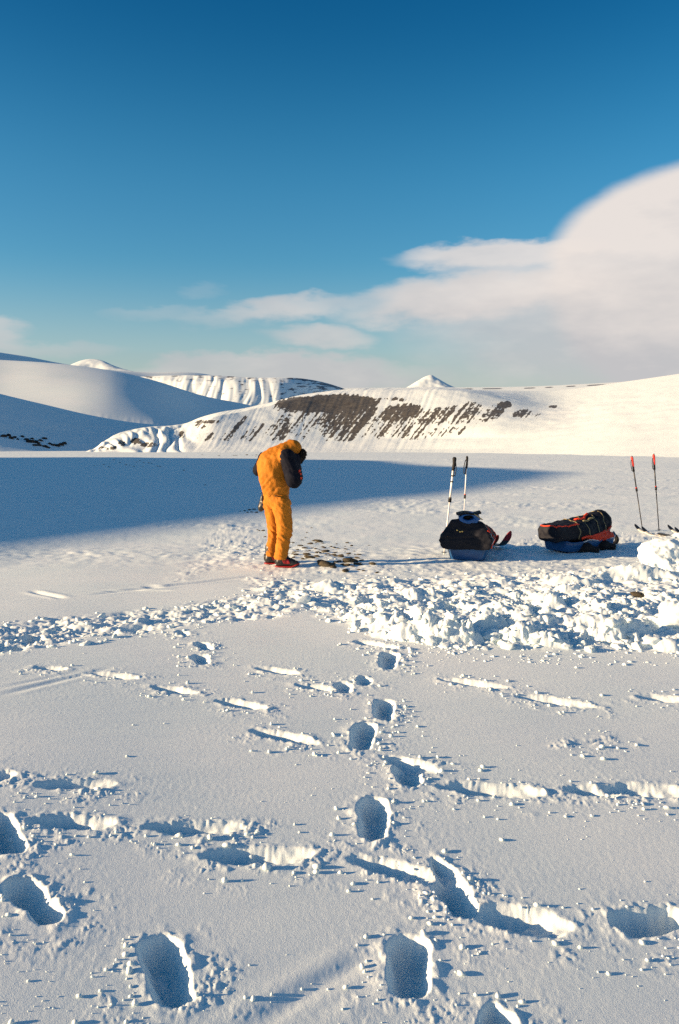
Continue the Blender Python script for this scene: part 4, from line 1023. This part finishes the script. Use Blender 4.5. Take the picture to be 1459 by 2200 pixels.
small = [(285, 222, 6), (240, 262, 5), (230, 305, 5), (198, 325, 8), (300, 330, 9), (270, 357, 14), (185, 380, 13), (590, 347, 9), (630, 376, 8), (225, 407, 12), (265, 422, 7), (480, 404, 10), (485, 438, 12), (605, 446, 11),
         (130, 440, 11), (340, 441, 16), (145, 476, 11), (205, 502, 10), (125, 494, 9), (490, 476, 10), (715, 507, 11), (490, 527, 12), (735, 600, 9), (690, 592, 8), (850, 613, 10), (90, 396, 8), (120, 347, 7), (500, 360, 5), (780, 370, 5), (320, 345, 6), (430, 448, 8), (160, 415, 8), (380, 350, 8), (550, 548, 10), (640, 560, 9)]
rs_ = random.Random(5)
for _ in range(46):
    u_ = rs_.random(); small.append((90 + 620 * u_ + rs_.gauss(0, 30), 330 + 190 * rs_.random() + 60 * u_, rs_.choice((4, 5, 6, 7, 9, 12))))
for k, (x, y, w) in enumerate(small):
    stone(*c5(x, y), w, random.uniform(.34, .5), ('small dark stone at the back of the stony patch, level with the knees' if y < 380 else 'small dark stone in the left half of the stony patch beside the trouser leg' if x < 360 else 'small dark stone in the middle of the stony patch' if x < 660 else 'small dark stone at the right end of the stony patch'), 'small stones beside the person', k)
for k, (x, y, w, h, lab) in enumerate([(348, 338, 20, .40, 'dark stone at the back of the stony patch'), (405, 430, 22, .34, 'flat dark stone in the middle of the stony patch'), (240, 472, 17, .5, 'dark upright stone near the yellow trouser leg'),
        (265, 498, 24, .36, 'wide dark stone just right of the yellow trouser leg'), (538, 478, 17, .5, 'dark stone standing alone in the centre of the stony patch'), (615, 520, 38, .40, 'large brown stone, second biggest of the patch'),
        (690, 545, 19, .40, 'brown stone at the right of the large brown one'), (590, 556, 18, .42, 'brown stone in front of the large brown one'), (575, 607, 18, .45, 'rounded brown stone nearest the camera in the patch'),
        (812, 550, 16, .60, 'pale brown pointed stone at the right end of the patch'), (405, 562, 40, .40, 'largest grey brown stone in front of the boots'), (468, 578, 15, .6, 'dark stone touching the largest one')]):
    stone(*c5(x, y), w, h, lab, 'larger stones beside the person', k + 3)
stone(1370, 1281, 30, .55, 'brown stone lying alone in the churned snow at the right', None, 2, .1)
for k, (x, y, w) in enumerate([(526, 1098, 7), (536, 1096, 9), (547, 1095, 9), (532, 1102, 6), (551, 1102, 9), (516, 1099, 4), (541, 1101, 6)]):
    stone(x, y, w, .4, 'small dark stone at the shadow edge left of the person', 'stones at the shadow edge', k)
for k, (x, y, w) in enumerate([(569, 1154, 6), (566, 1142, 8), (557, 1142, 6), (553, 1139, 5)]):
    stone(x, y, w, .5, 'small stone in the snow just left of the yellow legs', 'stones left of the legs', k + 2)
rg = random.Random(3)
for k in range(44):
    x, y = (rg.uniform(200, 350), rg.uniform(988, 1004)) if k < 20 else ((rg.uniform(430, 570), rg.uniform(976, 981)) if k < 36 else (rg.uniform(300, 700), rg.uniform(990, 1060)))
    stone(x, y, rg.uniform(2.5, 6), .28, ('tiny dark stone in the long shadow at the left of the valley floor' if k < 20 else 'tiny dark stone in the strip of sunlit snow below the ridge' if k < 36 else 'tiny dark stone out in the big shadow behind the person'), 'tiny stones on the valley floor', k, .1)

# dark rocks low on the shaded flank
from mathutils.bvhtree import BVHTree
fl = bpy.data.objects['shaded_slope'].data
bvh = BVHTree.FromPolygons([v.co[:] for v in fl.vertices], [p.vertices[:] for p in fl.polygons])
rock_me = []
for k in range(6):
    o = mesh_obj('rock_shape', lump(I2, 70 + k, .45, 5), I2[1], 'dark_stone', smooth=False); rock_me.append(o.data); bpy.data.objects.remove(o)
for k, (x, y, w) in enumerate([(6, 938, 12), (18, 936, 10), (24, 942, 10), (31, 940, 8), (48, 938, 7), (57, 945, 9), (62, 949, 12), (70, 950, 12), (78, 951, 11), (88, 947, 9), (95, 943, 9), (84, 957, 9), (98, 960, 10), (107, 954, 9), (114, 957, 8), (122, 958, 10), (130, 956, 11), (138, 953, 10), (68, 943, 7), (38, 944, 6), (103, 962, 8), (75, 957, 8)]):
    d = Vector(((x - CX) / F, 1.0, (HY - y) / F)).normalized()
    hit = bvh.ray_cast(Vector((0, 0, EYE)), d)
    P = hit[0] if hit[0] is not None else Vector(ground_at(x, max(y, 962)))
    s_ = w * P.y / F / 2 * 1.45
    o = bpy.data.objects.new('rock', rock_me[k % 6]); C.objects.link(o); o.location = P; o.scale = (s_, s_, s_ * .62); o.rotation_euler = (0, 0, k * 1.7)
    o['label'] = ('black rock in the left cluster low on the shaded slope' if x < 45 else 'black rock in the right hand cluster low on the shaded slope, nearest the ridge' if x > 95 else 'black rock in the middle cluster low on the shaded slope'); o['category'] = 'rock'; o['group'] = 'rocks on the shaded slope'

# ------------------------------------------------------------------ loose snow
def heap(name, px, py, top, parts, lab, seed, res=.022):
    P = ground_at(px, py); e_loc = P
    def f(X, Y, Z):
        d = None
        for c, r in parts:
            q = ell(X, Y, Z, c, r); d = q if d is None else smin(d, q, .07)
        return d + .045 * fbm((X + .4 * Z) / .22, (Y + Z * .8) / .22, 3, seed) + .035 * np.abs(perlin((X - Y) / .10, (Z + Y * .5) / .10, seed + 3)) + .014 * np.abs(perlin((X + Z) / .045, (Z - Y) / .045, seed + 5))
    lo = np.min([np.array(c) - np.array(r) for c, r in parts], 0) - .08; hi = np.max([np.array(c) + np.array(r) for c, r in parts], 0) + .08
    V, Fq = surface_nets(f, lo, hi, res)
    o = mesh_obj(name, V, Fq, 'snow', label=lab, category='snow heap'); o.location = P
    return o
heap('snow_heap', 1432, 1222, 0, [((-.05, 0, .16), (.34, .30, .24)), ((.30, .10, .22), (.38, .32, .26)), ((.75, .15, .2), (.42, .34, .30)), ((.05, -.22, .05), (.40, .22, .14)), ((.5, -.2, .08), (.35, .25, .15))], 'big bright heap of shovelled snow at the right edge by the skis', 701)
heap('snow_heap', 1448, 1345, 0, [((.0, 0, .09), (.17, .15, .17)), ((.26, .05, .06), (.24, .17, .15))], 'lump of shovelled snow at the right edge, below the brown stone', 711, .016)

def scatter(name, items, lab, variants, I):
    Vs, Fs, off = [], [], 0
    for (x, y, z, s, k) in items:
        rg = random.Random(k); M = np.array(Matrix.Rotation(rg.uniform(0, 6.28), 3, 'Z') @ Matrix.Rotation(rg.uniform(0, 6.28), 3, 'X'))
        sc3 = np.array([rg.uniform(.7, 1.35), rg.uniform(.7, 1.35), rg.uniform(.5, .9)])
        v = (variants[k % len(variants)] @ M.T) * s * sc3 + np.array([x, y, z]); Vs.append(v); Fs.append(I[1] + off); off += len(v)
    return mesh_obj(name, np.concatenate(Vs), np.concatenate(Fs), 'snow', smooth=True, kind='stuff', label=lab)
var1 = [lump(I1, 200 + k, .45, 7) for k in range(16)]; var2 = [lump(I3, 230 + k, .48, 11, .17) for k in range(14)]
rg = random.Random(11)
def in_poly(x, y, poly): return float(poly_sdf(np.array([float(x)]), np.array([float(y)]), poly)[0]) < 0
bigs, smalls = [], []
def strew(poly, n, smin_, smax_, pw):
    G = [tuple(ground_at(*p)[:2]) for p in poly]; xs = [g[0] for g in G]; ys = [g[1] for g in G]; c = 0
    cand = np.stack([RNG.uniform(min(xs), max(xs), n * 4), RNG.uniform(min(ys), max(ys), n * 4)], 1)
    ok = poly_sdf(cand[:, 0], cand[:, 1], G) < 0
    dens = fbm(cand[:, 0] / .5, cand[:, 1] / .5, 2, 91) > RNG.uniform(-.6, .5, len(cand))
    for x, y in cand[ok & dens][:n]:
        s = smin_ * (smax_ / smin_) ** (rg.random() ** pw); z = ground_z(x, y) - s * .05
        (bigs if s > .032 else smalls).append((x, y, z, s, rg.randrange(10 ** 6)))
strew([(760, 1266), (1520, 1250), (1520, 1386), (1250, 1402), (1010, 1400), (880, 1390), (780, 1368), (650, 1330), (640, 1280)], 520, .012, .075, 2.4)
strew(MAIN, 700, .007, .042, 2.4)
strew([(-60, 1340), (330, 1304), (560, 1262), (690, 1262), (640, 1322), (330, 1362), (60, 1408), (-60, 1416)], 330, .008, .045, 2.2)
strew([(440, 1190), (560, 1140), (760, 1200), (960, 1190), (1130, 1150), (1520, 1140), (1520, 1225), (900, 1246), (560, 1246)], 380, .005, .020, 2.0)
strew([(780, 1370), (1250, 1400), (1459, 1392), (1459, 1430), (1200, 1430), (900, 1425), (720, 1400)], 260, .005, .028, 2.0)
for _ in range(150):
    x = rg.uniform(760, 1500); y = np.interp(x, [760, 880, 1000, 1250, 1500], [1350, 1380, 1392, 1396, 1384]) - abs(rg.gauss(0, 26)) + 4
    P = ground_at(x, y); s = .025 * 4.0 ** (rg.random() ** 2.2); bigs.append((P[0], P[1], ground_z(P[0], P[1]) - s * .1, s, rg.randrange(10 ** 6)))
scatter('snow_blocks', bigs, 'shovelled blocks of snow in the churned patch', var2, I3)
for (x, y, s) in CRUMB:
    if y > 1.9 and abs(x / y) < .75: smalls.append((x, y, ground_z(x, y) + s * .35, s, rg.randrange(10 ** 6)))
for _ in range(900):      # a thin sprinkle over the smooth snow
    x, y = rg.uniform(-40, 1500), rg.uniform(1400, 2240) ; P = ground_at(x, y)
    if perlin(np.array([P[0] / .9]), np.array([P[1] / .9]), 95)[0] > rg.uniform(-.25, .7): s = .0025 * (5.0 ** (rg.random() ** 2.6)); smalls.append((P[0], P[1], ground_z(P[0], P[1]) + s * .4, s, rg.randrange(10 ** 6)))
scatter('snow_crumbs', smalls, 'small loose crumbs of snow thrown up round the tracks', var1, I1)
